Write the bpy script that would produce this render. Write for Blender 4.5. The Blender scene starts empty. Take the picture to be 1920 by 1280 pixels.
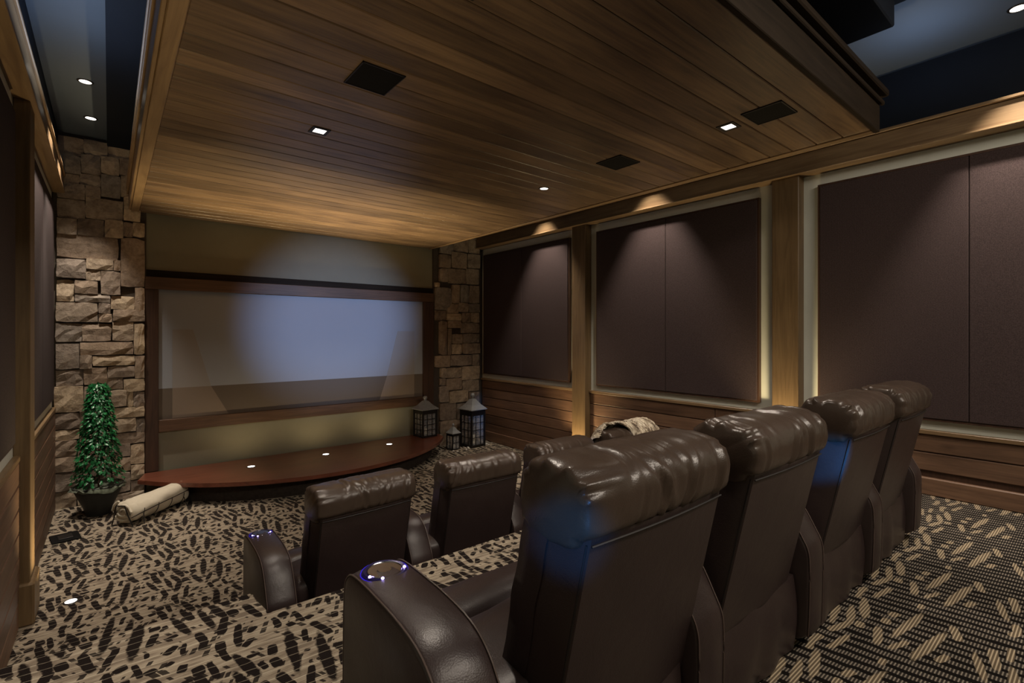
import bpy, bmesh, math, random
from mathutils import Vector, Matrix, noise
random.seed(7)
scene = bpy.context.scene
COL = scene.collection
R = math.radians

# ------------------------------------------------------------------ camera
CAMZ = 1.85
cam = bpy.data.cameras.new('camera'); camo = bpy.data.objects.new('camera', cam); COL.objects.link(camo)
camo.location = (0, 0, CAMZ)
camo.rotation_euler = (R(90), 0, -0.6862)
cam.sensor_width = 36.0
cam.lens = 36.0 * 922 / 1920
cam.shift_y = -14.0 / 1920
cam.clip_start = 0.05
scene.camera = camo
# ------------------------------------------------------------------ world, exposure
w = bpy.data.worlds.new('world'); scene.world = w; w.use_nodes = True
w.node_tree.nodes['Background'].inputs[0].default_value = (0.02, 0.025, 0.035, 1)
w.node_tree.nodes['Background'].inputs[1].default_value = 0.5
scene.view_settings.view_transform = 'Standard'
scene.view_settings.look = 'None'
scene.view_settings.gamma = 1
scene.view_settings.use_curve_mapping = False
scene.view_settings.exposure = 0.15
scene.cycles.use_denoising = True
scene.cycles.max_bounces = 14
scene.cycles.transmission_bounces = 14
scene.cycles.transparent_max_bounces = 12
scene.cycles.diffuse_bounces = 4
scene.cycles.glossy_bounces = 3
scene.cycles.sample_clamp_indirect = 3.0
scene.cycles.caustics_reflective = False
scene.cycles.caustics_refractive = False
# lamp powers in watts
P_STAGE = 400; P_SOFFIT = 55; P_CEIL = 195; P_FLOOR = 95; P_SCREEN = 1350; P_BLUE = 110; P_REAR = 75; P_GLOW = 6

WARM = (1.0, 0.72, 0.40); NEUT = (1.0, 0.87, 0.73); COOL = (0.62, 0.76, 1.0); GOLD = (1.0, 0.76, 0.42)

def spot(name, loc, aim, power, ang, color=WARM, blend=0.6, radius=0.03):
    l = bpy.data.lights.new(name, 'SPOT'); l.energy = power; l.color = color
    l.spot_size = R(ang); l.spot_blend = blend; l.shadow_soft_size = radius
    o = bpy.data.objects.new(name, l); COL.objects.link(o); o.location = loc
    o.rotation_euler = Vector(aim).to_track_quat('-Z', 'Y').to_euler()
    return o
def area(name, loc, aim, power, sx, sy, color=WARM):
    l = bpy.data.lights.new(name, 'AREA'); l.energy = power; l.color = color
    l.shape = 'RECTANGLE'; l.size = sx; l.size_y = sy
    o = bpy.data.objects.new(name, l); COL.objects.link(o); o.location = loc
    o.rotation_euler = Vector(aim).to_track_quat('-Z', 'Y').to_euler()
    return o
SOFFIT_Z = 3.25; CEIL_Z = 4.0; TIER = 0.56; STAGE_Z = 0.25
STAGE_PUCKS = [(1.323, 6.574), (2.224, 6.616), (3.14, 6.64)]
SOFFIT_PUCKS = [(1.12, 3.46, 'sq'), (3.233, 1.641, 'sq'), (3.234, 3.463, 'rd'), (1.12, 1.64, 'sq')]
CEIL_PUCKS = [(-0.158, 5.542), (-0.143, 6.448), (-0.12, 2.62), (4.637, 0.392), (4.60, 3.45), (4.60, 5.3)]
FLOOR_PUCKS = [(-0.205, 4.56, 0.0), (4.84, 4.66, 0.0), (4.84, 1.98, TIER), (-0.205, 1.95, TIER)]
for x, y in STAGE_PUCKS:
    spot('stage_uplight', (x, y, STAGE_Z + 0.03), (0, -0.27, 1), P_STAGE, 58, GOLD, 0.9)
    spot('stage_glow', (x, y, STAGE_Z + 0.03), (0, 0.5, 1), P_STAGE * 0.012, 150, GOLD, 0.9)
for x, y, k in SOFFIT_PUCKS:
    spot('soffit_downlight', (x, y, SOFFIT_Z - 0.03), (0, 0, -1), P_SOFFIT, 118, NEUT, 0.8)
for x, y in CEIL_PUCKS:
    spot('ceiling_downlight', (x, y, CEIL_Z - 0.03), ((0.14 if x > 2 else -0.08), 0, -1), P_CEIL * (0.55 if y == 2.62 else 1), (34 if y == 2.62 else 62), NEUT, 0.7)  # out-of-view left downlight, moved and narrowed to brighten the step edge
for x, y, z in FLOOR_PUCKS:
    near_left = y == 1.95  # out-of-view puck, its lamp added to gild the soffit's left side
    spot('floor_uplight', (x, y, z + 0.03), ((-0.06 if x > 2 else (0.30 if near_left else 0.12)), (0.1 if near_left else 0), 1), P_FLOOR * (0.6 if near_left else 1), (62 if near_left else 96), GOLD, 0.9)
spot('screen_wash', (2.6, -1.3, 2.95), (2.55 - 2.6, 7.12 + 1.3, 2.02 - 2.95), P_SCREEN, 19.5, (0.46, 0.62, 1.0), 0.9, 0.05)  # unseen spot added to give the screen its cool glow
# unseen blue spots added for the glow on two seat sides
spot('blue_spot', (-0.30, -0.35, 1.75), (0.80 + 0.30, 0.77 + 0.35, 1.40 - 1.75), P_BLUE, 8, (0.04, 0.33, 1.0), 0.8, 0.02)
spot('blue_spot', (1.50, -1.2, 1.6), (2.385 - 1.50, 0.76 + 1.2, 1.31 - 1.6), P_BLUE * 5, 6.5, (0.04, 0.33, 1.0), 0.8, 0.02)
area('rear_fill', (2.4, -1.2, 3.9), (0, 0.35, -1), P_REAR, 3.0, 0.5, NEUT)  # unseen area fill added behind the viewpoint for ambient light
area('ceiling_fill', (4.35, 0.85, 3.6), (0, 0, 1), P_GLOW * 0.3, 0.4, 0.3, COOL)  # unseen fills, this and the next, added to brighten the upper ceiling
area('ceiling_fill', (-0.15, 3.9, 3.4), (0, 0, 1), P_GLOW, 0.2, 1.6, COOL)

# ------------------------------------------------------------------ node helpers
def new_mat(name):
    m = bpy.data.materials.new(name); m.use_nodes = True
    nt = m.node_tree; b = nt.nodes['Principled BSDF']
    return m, nt, b
def nd(nt, t, **kw):
    n = nt.nodes.new(t)
    for k, v in kw.items(): setattr(n, k, v)
    return n
def lk(nt, a, b): nt.links.new(a, b)
def mth(nt, op, a, b=None, c=None, clamp=False):
    n = nt.nodes.new('ShaderNodeMath'); n.operation = op; n.use_clamp = clamp
    for i, v in enumerate((a, b, c)):
        if v is None: continue
        if isinstance(v, (int, float)): n.inputs[i].default_value = v
        else: lk(nt, v, n.inputs[i])
    return n.outputs[0]
def mixc(nt, f, a, b, mode='MIX'):
    n = nt.nodes.new('ShaderNodeMix'); n.data_type = 'RGBA'; n.blend_type = mode
    for s, v in ((n.inputs[0], f), (n.inputs[6], a), (n.inputs[7], b)):
        if isinstance(v, (int, float)): s.default_value = v
        elif isinstance(v, tuple): s.default_value = v if len(v) == 4 else (*v, 1)
        else: lk(nt, v, s)
    return n.outputs[2]
def ramp(nt, f, stops):
    n = nt.nodes.new('ShaderNodeValToRGB'); e = n.color_ramp.elements
    while len(e) > 1: e.remove(e[-1])
    e[0].position = stops[0][0]; e[0].color = (*stops[0][1], 1)
    for p, c in stops[1:]:
        x = e.new(p); x.color = (*c, 1)
    lk(nt, f, n.inputs[0]); return n.outputs[0]
def bump(nt, b, h, strength, dist=0.01):
    n = nt.nodes.new('ShaderNodeBump'); n.inputs['Strength'].default_value = strength
    n.inputs['Distance'].default_value = dist; lk(nt, h, n.inputs['Height']); lk(nt, n.outputs[0], b.inputs['Normal'])
def noise_tex(nt, vec, scale, detail=3, rough=0.5, dist=0.0):
    n = nt.nodes.new('ShaderNodeTexNoise'); n.inputs['Scale'].default_value = scale
    n.inputs['Detail'].default_value = detail; n.inputs['Roughness'].default_value = rough
    n.inputs['Distortion'].default_value = dist
    if vec is not None: lk(nt, vec, n.inputs['Vector'])
    return n
def coords(nt, kind='Object', rnd=True):
    tc = nt.nodes.new('ShaderNodeTexCoord'); v = tc.outputs[kind]
    if rnd:
        oi = nt.nodes.new('ShaderNodeObjectInfo')
        cmb = nt.nodes.new('ShaderNodeCombineXYZ')
        for i, k in enumerate((37.0, 91.0, 53.0)): lk(nt, mth(nt, 'MULTIPLY', oi.outputs['Random'], k), cmb.inputs[i])
        a = nt.nodes.new('ShaderNodeVectorMath'); a.operation = 'ADD'; lk(nt, v, a.inputs[0]); lk(nt, cmb.outputs[0], a.inputs[1])
        return a.outputs[0], oi.outputs['Random']
    return v, None
def mapping(nt, v, scale=(1, 1, 1), loc=(0, 0, 0), rot=(0, 0, 0), typ='POINT'):
    m = nt.nodes.new('ShaderNodeMapping'); m.vector_type = typ
    m.inputs['Scale'].default_value = scale; m.inputs['Location'].default_value = loc; m.inputs['Rotation'].default_value = rot
    lk(nt, v, m.inputs['Vector']); return m.outputs[0]

def wood(name, dark, light, axis=0, rough=0.42, knots=0.5, var=0.35, coat=0.0, spec=0.5):
    m, nt, b = new_mat(name)
    v, rnd = coords(nt)
    s = [9.0, 9.0, 9.0]; s[axis] = 0.7
    mv = mapping(nt, v, tuple(s))
    g = noise_tex(nt, mv, 2.2, 6, 0.62, 0.9)
    s2 = [70.0, 70.0, 70.0]; s2[axis] = 2.0
    fine = noise_tex(nt, mapping(nt, v, tuple(s2)), 1.0, 3, 0.6)
    blot = noise_tex(nt, v, 1.7, 2, 0.5)
    f = mth(nt, 'ADD', mth(nt, 'MULTIPLY', g.outputs[0], 0.62), mth(nt, 'MULTIPLY', fine.outputs[0], 0.22))
    f = mth(nt, 'ADD', f, mth(nt, 'MULTIPLY', blot.outputs[0], 0.30))
    c = ramp(nt, f, [(0.38, dark), (0.70, light)])
    # knots
    sk = [5.0, 5.0, 5.0]; sk[axis] = 2.2
    vo = nt.nodes.new('ShaderNodeTexVoronoi'); vo.inputs['Scale'].default_value = 1.0
    lk(nt, mapping(nt, v, tuple(sk)), vo.inputs['Vector'])
    k = mth(nt, 'SUBTRACT', 1.0, mth(nt, 'MULTIPLY', vo.outputs['Distance'], 6.5), clamp=True)
    sel = mth(nt, 'GREATER_THAN', vo.outputs['Color'], 0.62)
    k = mth(nt, 'MULTIPLY', mth(nt, 'MULTIPLY', k, sel), knots, clamp=True)
    c = mixc(nt, k, c, tuple(x * 0.35 for x in dark))
    hv = nt.nodes.new('ShaderNodeHueSaturation'); lk(nt, c, hv.inputs['Color'])
    lk(nt, mth(nt, 'ADD', 1.0 - var / 2, mth(nt, 'MULTIPLY', rnd, var)), hv.inputs['Value'])
    lk(nt, hv.outputs[0], b.inputs['Base Color'])
    b.inputs['Roughness'].default_value = rough
    b.inputs['Specular IOR Level'].default_value = spec
    b.inputs['Coat Weight'].default_value = coat
    b.inputs['Coat Roughness'].default_value = 0.3
    bump(nt, b, f, 0.25, 0.004)
    return m

def plain(name, col, rough=0.6, metal=0.0, nscale=30.0, namp=0.12, bmp=0.05, coat=0.0, spec=0.5):
    m, nt, b = new_mat(name)
    v, _ = coords(nt)
    n = noise_tex(nt, v, nscale, 4)
    c = mixc(nt, n.outputs[0], tuple(x * (1 - namp) for x in col), tuple(min(1, x * (1 + namp)) for x in col))
    lk(nt, c, b.inputs['Base Color']); b.inputs['Roughness'].default_value = rough
    b.inputs['Metallic'].default_value = metal; b.inputs['Coat Weight'].default_value = coat
    b.inputs['Specular IOR Level'].default_value = spec
    bump(nt, b, n.outputs[0], bmp, 0.004)
    return m
def emis(name, col, strength):
    m, nt, b = new_mat(name)
    b.inputs['Base Color'].default_value = (*col, 1)
    b.inputs['Emission Color'].default_value = (*col, 1); b.inputs['Emission Strength'].default_value = strength
    return m

M = {}
M['ceil_wood'] = wood('stained_soffit_pine', (0.046, 0.028, 0.020), (0.19, 0.124, 0.070), 0, 0.34, 0.7, 0.6)
M['trim_wood_x'] = wood('trim_pine_x', (0.12, 0.070, 0.034), (0.25, 0.165, 0.085), 0, 0.42, 0.3, 0.15)
M['trim_wood_y'] = wood('trim_pine_y', (0.12, 0.070, 0.034), (0.25, 0.165, 0.085), 1, 0.38, 0.3, 0.15)
M['post_wood'] = wood('post_pine', (0.10, 0.060, 0.026), (0.20, 0.130, 0.062), 2, 0.45, 0.3, 0.15)
M['wain_wood'] = wood('wainscot_pine', (0.075, 0.040, 0.024), (0.20, 0.112, 0.066), 1, 0.5, 0.6, 0.4)
M['dark_wood'] = wood('dark_frame_wood', (0.035, 0.016, 0.010), (0.085, 0.042, 0.024), 2, 0.5, 0.1, 0.1)
M['beam_wood'] = wood('screen_beam_wood', (0.05, 0.025, 0.014), (0.15, 0.08, 0.045), 0, 0.5, 0.2, 0.1)
M['fascia_wood'] = wood('fascia_wood', (0.012, 0.009, 0.006), (0.030, 0.021, 0.014), 0, 0.6, 0.1, 0.1, 0.0, 0.08)
M['stage_wood'] = wood('red_stage_wood', (0.085, 0.024, 0.013), (0.20, 0.062, 0.034), 0, 0.3, 0.1, 0.1, 0.3)
M['navy'] = plain('navy_paint', (0.010, 0.013, 0.020), 0.8, 0, 8, 0.1, 0.02, 0, 0.1)
M['ceil_paint'] = plain('blue_grey_paint', (0.058, 0.078, 0.108), 0.75, 0, 3, 0.08, 0.02)
M['paint'] = plain('sage_grey_paint', (0.25, 0.235, 0.17), 0.8, 0, 12, 0.05, 0.02)
M['paint_side'] = plain('pale_sage_paint', (0.66, 0.68, 0.60), 0.8, 0, 12, 0.05, 0.02)
M['black'] = plain('black_grille', (0.007, 0.0065, 0.006), 0.7, 0, 300, 0.4, 0.2, 0, 0.08)
M['black_metal'] = plain('black_iron', (0.018, 0.015, 0.014), 0.45, 0.4, 40, 0.3, 0.1)
M['grey_metal'] = plain('grey_zinc_roof', (0.30, 0.31, 0.31), 0.5, 0.3, 40, 0.2, 0.1)
M['pot'] = plain('dark_pot_glaze', (0.02, 0.021, 0.019), 0.5, 0, 30, 0.3, 0.1)
M['soil'] = plain('dark_soil', (0.02, 0.014, 0.009), 0.95, 0, 60, 0.5, 0.5)
M['mossy'] = plain('grey_moss', (0.12, 0.14, 0.10), 0.95, 0, 60, 0.5, 0.6)
M['stem'] = plain('brown_stem', (0.06, 0.035, 0.02), 0.8)
M['cream'] = plain('cream_canvas', (0.62, 0.56, 0.44), 0.85, 0, 25, 0.08, 0.15)
M['steel'] = plain('brushed_steel', (0.32, 0.33, 0.36), 0.22, 1.0, 60, 0.1, 0.02)
M['ring'] = plain('blue_black_ring', (0.02, 0.015, 0.09), 0.3, 0.2)
M['led'] = emis('violet_led', (0.45, 0.35, 1.0), 9.0)
M['ringglow'] = emis('blue_ring_glow', (0.03, 0.015, 0.6), 0.7)
M['lamp'] = emis('white_lamp_face', (1.0, 0.93, 0.82), 7.0)
M['mortar'] = plain('dark_mortar', (0.075, 0.06, 0.048), 0.95, 0, 60, 0.4, 0.5)
M['glass'], nt, b = new_mat('clear_lantern_glass')
b.inputs['Roughness'].default_value = 0.08; b.inputs['Base Color'].default_value = (0.9, 0.9, 0.9, 1); b.inputs['Alpha'].default_value = 0.10
M['riser'] = plain('dark_riser_cloth', (0.035, 0.026, 0.02), 0.95, 0, 30, 0.7, 0.3)
M['pebble'] = plain('white_pebble', (0.6, 0.56, 0.5), 0.7, 0, 60, 0.2, 0.2)

def fabric(name, col, rough=0.9):
    m, nt, b = new_mat(name); v, _ = coords(nt)
    n1 = noise_tex(nt, mapping(nt, v, (160, 160, 160)), 1.0, 2, 0.7)
    n2 = noise_tex(nt, v, 1.3, 2)
    wv = nt.nodes.new('ShaderNodeTexWave'); wv.wave_type = 'BANDS'; wv.bands_direction = 'Y'
    wv.inputs['Scale'].default_value = 60; wv.inputs['Distortion'].default_value = 1.5; lk(nt, v, wv.inputs['Vector'])
    f = mth(nt, 'ADD', mth(nt, 'MULTIPLY', n1.outputs[0], 0.8), mth(nt, 'MULTIPLY', wv.outputs['Fac'], 0.2))
    c = ramp(nt, f, [(0.3, tuple(x * 0.55 for x in col)), (0.7, tuple(x * 1.45 for x in col))])
    lk(nt, c, b.inputs['Base Color']); b.inputs['Roughness'].default_value = rough
    b.inputs['Specular IOR Level'].default_value = 0.2
    bump(nt, b, f, 0.4, 0.003)
    return m
M['fabric'] = fabric('brown_acoustic_cloth', (0.050, 0.034, 0.033))

def stone_mat():
    m, nt, b = new_mat('quarried_stone'); v, rnd = coords(nt)
    n = noise_tex(nt, v, 6.0, 7, 0.65, 0.6); n2 = noise_tex(nt, v, 28.0, 5, 0.7)
    f = mth(nt, 'ADD', mth(nt, 'MULTIPLY', n.outputs[0], 0.6), mth(nt, 'MULTIPLY', n2.outputs[0], 0.4))
    tone = ramp(nt, rnd, [(0.0, (0.22, 0.18, 0.15)), (0.25, (0.40, 0.31, 0.23)), (0.5, (0.27, 0.23, 0.20)), (0.72, (0.54, 0.44, 0.32)), (0.88, (0.36, 0.30, 0.25)), (1.0, (0.25, 0.235, 0.22))])
    dk = mixc(nt, 1.0, tone, (0.55, 0.5, 0.46), 'MULTIPLY')
    c = mixc(nt, ramp(nt, f, [(0.36, (0, 0, 0)), (0.62, (1, 1, 1))]), dk, mixc(nt, 1.0, tone, (1.3, 1.27, 1.2), 'MULTIPLY'))
    lk(nt, c, b.inputs['Base Color']); b.inputs['Roughness'].default_value = 0.9
    bump(nt, b, f, 0.9, 0.02)
    return m
M['stone'] = stone_mat()

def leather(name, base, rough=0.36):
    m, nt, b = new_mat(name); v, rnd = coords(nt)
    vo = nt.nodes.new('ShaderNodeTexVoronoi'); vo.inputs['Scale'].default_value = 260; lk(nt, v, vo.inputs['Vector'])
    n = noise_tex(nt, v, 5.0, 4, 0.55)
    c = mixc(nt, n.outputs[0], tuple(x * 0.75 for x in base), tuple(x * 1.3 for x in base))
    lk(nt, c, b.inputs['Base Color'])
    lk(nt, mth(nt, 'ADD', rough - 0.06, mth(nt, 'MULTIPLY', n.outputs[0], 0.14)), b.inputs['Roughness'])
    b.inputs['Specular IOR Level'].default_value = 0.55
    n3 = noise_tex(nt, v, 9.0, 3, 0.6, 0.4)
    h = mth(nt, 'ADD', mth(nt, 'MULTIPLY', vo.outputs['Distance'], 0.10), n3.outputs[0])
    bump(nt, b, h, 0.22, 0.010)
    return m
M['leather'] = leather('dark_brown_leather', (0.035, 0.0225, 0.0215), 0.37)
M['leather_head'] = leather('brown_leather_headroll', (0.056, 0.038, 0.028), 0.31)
M['piping'] = plain('leather_piping', (0.10, 0.07, 0.06), 0.4)
M['thread'] = plain('dark_seam', (0.012, 0.009, 0.008), 0.6)

def screen_mat(name, col):
    return plain(name, col, 0.75, 0, 4, 0.02, 0.0)
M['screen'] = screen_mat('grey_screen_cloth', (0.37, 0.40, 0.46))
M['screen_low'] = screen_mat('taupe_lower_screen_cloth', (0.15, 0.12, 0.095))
M['screen_ghost'] = screen_mat('greige_ghost_tint', (0.36, 0.345, 0.34))  # ghost reflections on the screen, put into the colour
M['screen_ghost_low'] = screen_mat('greige_ghost_tint_low', (0.27, 0.215, 0.17))

STROKES = [(0.004,0.288,0.162,0.011,-1.7),(0.096,0.167,0.173,0.012,-1.71),(0.074,0.358,0.04,0.005,-1.78),(0.051,0.244,0.006,0.003,-0.62),(0.02,0.092,0.042,0.006,-1.87),(0.124,0.611,0.013,0.003,-1.57),(0.043,0.579,0.016,0.01,-1.35),(0.091,0.522,0.049,0.005,-1.42),(0.129,0.486,0.012,0.01,-1.15),(0.05,0.475,0.012,0.008,-1.25),(0.004,0.534,0.043,0.005,-1.44),(0.147,0.366,0.066,0.009,-1.28),(0.161,0.195,0.015,0.01,-1.57),(0.148,0.106,0.042,0.008,-1.83),(0.251,0.155,0.104,0.008,-1.31),(0.226,0.327,0.015,0.011,-1.29),(0.198,0.181,0.012,0.004,-1.41),(0.215,0.079,0.017,0.005,-2.73),(0.201,0.593,0.025,0.008,-2.21),(0.245,0.573,0.034,0.004,-1.73),(0.188,0.494,0.011,0.005,-2.59),(0.227,0.432,0.02,0.008,-1.84),(0.273,0.378,0.027,0.011,-1.49),(0.281,0.261,0.084,0.009,-1.39),(0.318,0.346,0.059,0.006,-1.48),(0.347,0.144,0.103,0.008,-1.42),(0.398,0.186,0.095,0.009,-1.34),(0.397,0.039,0.073,0.009,-1.83),(0.312,0.607,0.05,0.008,-1.45),(0.311,0.549,0.028,0.008,-1.89),(0.364,0.491,0.038,0.009,-1.68),(0.367,0.42,0.042,0.006,-1.46),(0.422,0.311,0.097,0.009,-1.27),(0.45,0.126,0.028,0.011,-1.42),(0.435,0.532,0.083,0.007,-1.74),(0.458,0.35,0.018,0.006,-2.95),(0.457,0.45,0.023,0.007,-2.25),(0.493,0.542,0.02,0.006,-2.42),(0.421,0.287,0.098,0.009,-1.3),(0.524,0.089,0.078,0.009,-1.35),(0.525,0.336,0.03,0.009,-1.78),(0.516,0.246,0.028,0.01,-1.41),(0.002,0.516,0.028,0.006,-1.46),(0.038,0.575,0.015,0.01,-1.25),(0.006,0.056,0.036,0.006,-1.84),(0.472,0.257,0.023,0.005,-1.31)]
def carpet(name, inverted=False):
    m, nt, b = new_mat(name)
    tc = nt.nodes.new('ShaderNodeTexCoord'); p = tc.outputs['Object']
    nz = noise_tex(nt, p, 14.0, 2)
    off = nt.nodes.new('ShaderNodeVectorMath'); off.operation = 'MULTIPLY_ADD'
    lk(nt, nz.outputs['Color'], off.inputs[0]); off.inputs[1].default_value = (0.016, 0.016, 0); lk(nt, p, off.inputs[2])
    q = off.outputs[0]
    if inverted:
        q = mapping(nt, q, (1, 1, 1), (0, 0, 0), (0, 0, R(90)))
    cur = None
    PX, PY = 0.585, 0.616
    for (cx, cy, a, bb, ang) in STROKES:
        if inverted and (a < 0.028 or bb < 0.006): continue
        s = nt.nodes.new('ShaderNodeVectorMath'); s.operation = 'SUBTRACT'; lk(nt, q, s.inputs[0]); s.inputs[1].default_value = (cx, cy, 0)
        wv = nt.nodes.new('ShaderNodeVectorMath'); wv.operation = 'WRAP'; lk(nt, s.outputs[0], wv.inputs[0])
        wv.inputs[1].default_value = (PX / 2, PY / 2, 1); wv.inputs[2].default_value = (-PX / 2, -PY / 2, -1)
        k = 1.22 if not inverted else 1.3
        mp = mapping(nt, wv.outputs[0], (a * 1.0 + (0.006 if not inverted else 0.0), bb * (1.6 if not inverted else 1.3) + 0.0045, 1000.0), (0, 0, 0), (0, 0, ang), 'TEXTURE')
        if a < 0.09:
            s4 = nt.nodes.new('ShaderNodeVectorMath'); s4.operation = 'MULTIPLY'; lk(nt, mp, s4.inputs[0]); lk(nt, mp, s4.inputs[1]); mp = s4.outputs[0]
        ln = nt.nodes.new('ShaderNodeVectorMath'); ln.operation = 'LENGTH'; lk(nt, mp, ln.inputs[0])
        o = ln.outputs['Value']
        cur = o if cur is None else mth(nt, 'MINIMUM', cur, o)
    mr = nt.nodes.new('ShaderNodeMapRange'); mr.inputs['From Min'].default_value = 0.86; mr.inputs['From Max'].default_value = 1.10
    lk(nt, mth(nt, 'ADD', cur, mth(nt, 'MULTIPLY', mth(nt, 'SUBTRACT', noise_tex(nt, p, 60.0, 2).outputs[0], 0.5), 0.5)), mr.inputs['Value']); ground = mr.outputs[0]      # 0 on a stroke, 1 on the ground
    sp = nt.nodes.new('ShaderNodeSeparateXYZ'); lk(nt, p, sp.inputs[0])
    sq = nt.nodes.new('ShaderNodeSeparateXYZ'); lk(nt, off.outputs[0], sq.inputs[0])
    ribs = mth(nt, 'PINGPONG', mth(nt, 'MULTIPLY', sp.outputs[1], 1.0), 0.0055)
    ribs = mth(nt, 'MULTIPLY', ribs, 1 / 0.0055)
    pile = noise_tex(nt, mapping(nt, p, (1, 1, 1)), 240.0, 2)
    if not inverted:
        lines = mth(nt, 'MULTIPLY', mth(nt, 'PINGPONG', mth(nt, 'ADD', sq.outputs[1], mth(nt, 'MULTIPLY', sq.outputs[0], 0.06)), 0.026), 1 / 0.026)
        light = mth(nt, 'SUBTRACT', 1.0, mth(nt, 'MULTIPLY', lines, 5.0), clamp=True)
        pat = noise_tex(nt, mapping(nt, p, (9, 40, 1)), 1.0, 2)
        beige = ramp(nt, pat.outputs[0], [(0.36, (0.21, 0.17, 0.13)), (0.50, (0.33, 0.275, 0.205)), (0.66, (0.43, 0.37, 0.28))])
        beige = mixc(nt, mth(nt, 'MULTIPLY', light, 0.75), beige, (0.62, 0.55, 0.42))
        beige = mixc(nt, mth(nt, 'MULTIPLY', ribs, 0.35), beige, (0.15, 0.11, 0.075))
        zz = mth(nt, 'MULTIPLY', mth(nt, 'PINGPONG', sp.outputs[1], 0.154), 0.45)
        cv = nt.nodes.new('ShaderNodeCombineXYZ'); lk(nt, mth(nt, 'ADD', sp.outputs[0], zz), cv.inputs[0]); lk(nt, mth(nt, 'ADD', sp.outputs[1], mth(nt, 'MULTIPLY', sp.outputs[0], 0.10)), cv.inputs[1])
        vo = nt.nodes.new('ShaderNodeTexVoronoi'); vo.voronoi_dimensions = '2D'; vo.distance = 'CHEBYCHEV'; vo.inputs['Scale'].default_value = 1.0; vo.inputs['Randomness'].default_value = 0.55
        lk(nt, mapping(nt, cv.outputs[0], (34, 21, 1)), vo.inputs['Vector'])
        sx_ = nt.nodes.new('ShaderNodeSeparateColor'); lk(nt, vo.outputs['Color'], sx_.inputs[0])
        size = mth(nt, 'ADD', 0.12, mth(nt, 'MULTIPLY', sx_.outputs[0], 0.30))
        small = mth(nt, 'MULTIPLY', mth(nt, 'LESS_THAN', vo.outputs['Distance'], size), mth(nt, 'GREATER_THAN', sx_.outputs[1], 0.58))
        ground = mth(nt, 'MULTIPLY', ground, mth(nt, 'SUBTRACT', 1.0, mth(nt, 'MULTIPLY', small, 0.92)))
        ink = mixc(nt, pile.outputs[0], (0.006, 0.004, 0.0035), (0.018, 0.012, 0.010))
        keep = mth(nt, 'MULTIPLY', mth(nt, 'GREATER_THAN', light, 0.55), 0.35)
        col = mixc(nt, mth(nt, 'MAXIMUM', ground, keep), ink, beige)
    else:
        wob = mth(nt, 'MULTIPLY', nz.outputs[0], 0.012)
        cs = mth(nt, 'MULTIPLY', mth(nt, 'PINGPONG', mth(nt, 'ADD', mth(nt, 'ADD', sp.outputs[0], mth(nt, 'MULTIPLY', sp.outputs[1], 0.12)), wob), 0.0275), 1 / 0.0275)
        brk = noise_tex(nt, mapping(nt, p, (40, 7, 1)), 1.0, 1)
        thr = mth(nt, 'ADD', 0.05, mth(nt, 'MULTIPLY', brk.outputs[0], 0.80))
        strip = mth(nt, 'GREATER_THAN', cs, thr)
        ribd = mth(nt, 'GREATER_THAN', ribs, 0.42)
        grey = mixc(nt, ribd, (0.30, 0.26, 0.21), (0.04, 0.033, 0.028))
        base = mixc(nt, strip, (0.008, 0.006, 0.005), grey)
        tan = mixc(nt, ribd, (0.55, 0.45, 0.31), (0.16, 0.12, 0.08))
        col = mixc(nt, ground, tan, base)
    lk(nt, col, b.inputs['Base Color']); b.inputs['Roughness'].default_value = 0.95
    b.inputs['Specular IOR Level'].default_value = 0.15
    h = mth(nt, 'ADD', mth(nt, 'MULTIPLY', ribs, -0.5), pile.outputs[0])
    bump(nt, b, h, 0.5, 0.004)
    return m
M['carpet'] = carpet('tiger_stroke_carpet')
M['carpet_rear'] = carpet('ribbed_weave_carpet', True)

# ------------------------------------------------------------------ mesh helpers
def link(name, me, mat, parent=None, loc=None):
    o = bpy.data.objects.new(name, me)
    if mat is not None and not me.materials: me.materials.append(mat)
    COL.objects.link(o)
    if parent is not None: o.parent = parent
    if loc: o.location = loc
    return o
def bm_obj(name, bm, mat, parent=None, smooth=False, loc=None):
    bmesh.ops.recalc_face_normals(bm, faces=bm.faces)
    me = bpy.data.meshes.new(name); bm.to_mesh(me); bm.free()
    if smooth:
        for p in me.polygons: p.use_smooth = True
        if smooth != 'all':
            me.set_sharp_from_angle(angle=R(smooth if isinstance(smooth, (int, float)) and smooth > 1 else 40))
    return link(name, me, mat, parent, loc)
def add_box(bm, x0, y0, z0, x1, y1, z1, bev=0.0):
    r = bmesh.ops.create_cube(bm, size=1.0)
    vs = r['verts']
    for v in vs:
        v.co = Vector(((x0 + x1) / 2 + v.co.x * (x1 - x0), (y0 + y1) / 2 + v.co.y * (y1 - y0), (z0 + z1) / 2 + v.co.z * (z1 - z0)))
    if bev > 0:
        es = {e for v in vs for e in v.link_edges}
        bmesh.ops.bevel(bm, geom=list(es), offset=bev, segments=1, affect='EDGES')
    return vs
def box(name, x0, y0, z0, x1, y1, z1, mat, parent=None, bev=0.0):
    """a box whose origin sits at the middle of its base"""
    bm = bmesh.new(); cx, cy = (x0 + x1) / 2, (y0 + y1) / 2
    add_box(bm, x0 - cx, y0 - cy, 0, x1 - cx, y1 - cy, z1 - z0, bev)
    return bm_obj(name, bm, mat, parent, loc=(cx, cy, z0))
def add_cyl(bm, r1, r2, z0, z1, seg=20, cx=0, cy=0, cap=True):
    return bmesh.ops.create_cone(bm, cap_ends=cap, cap_tris=False, segments=seg, radius1=r1, radius2=r2, depth=z1 - z0,
                          matrix=Matrix.Translation((cx, cy, (z0 + z1) / 2)))['verts']
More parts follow.
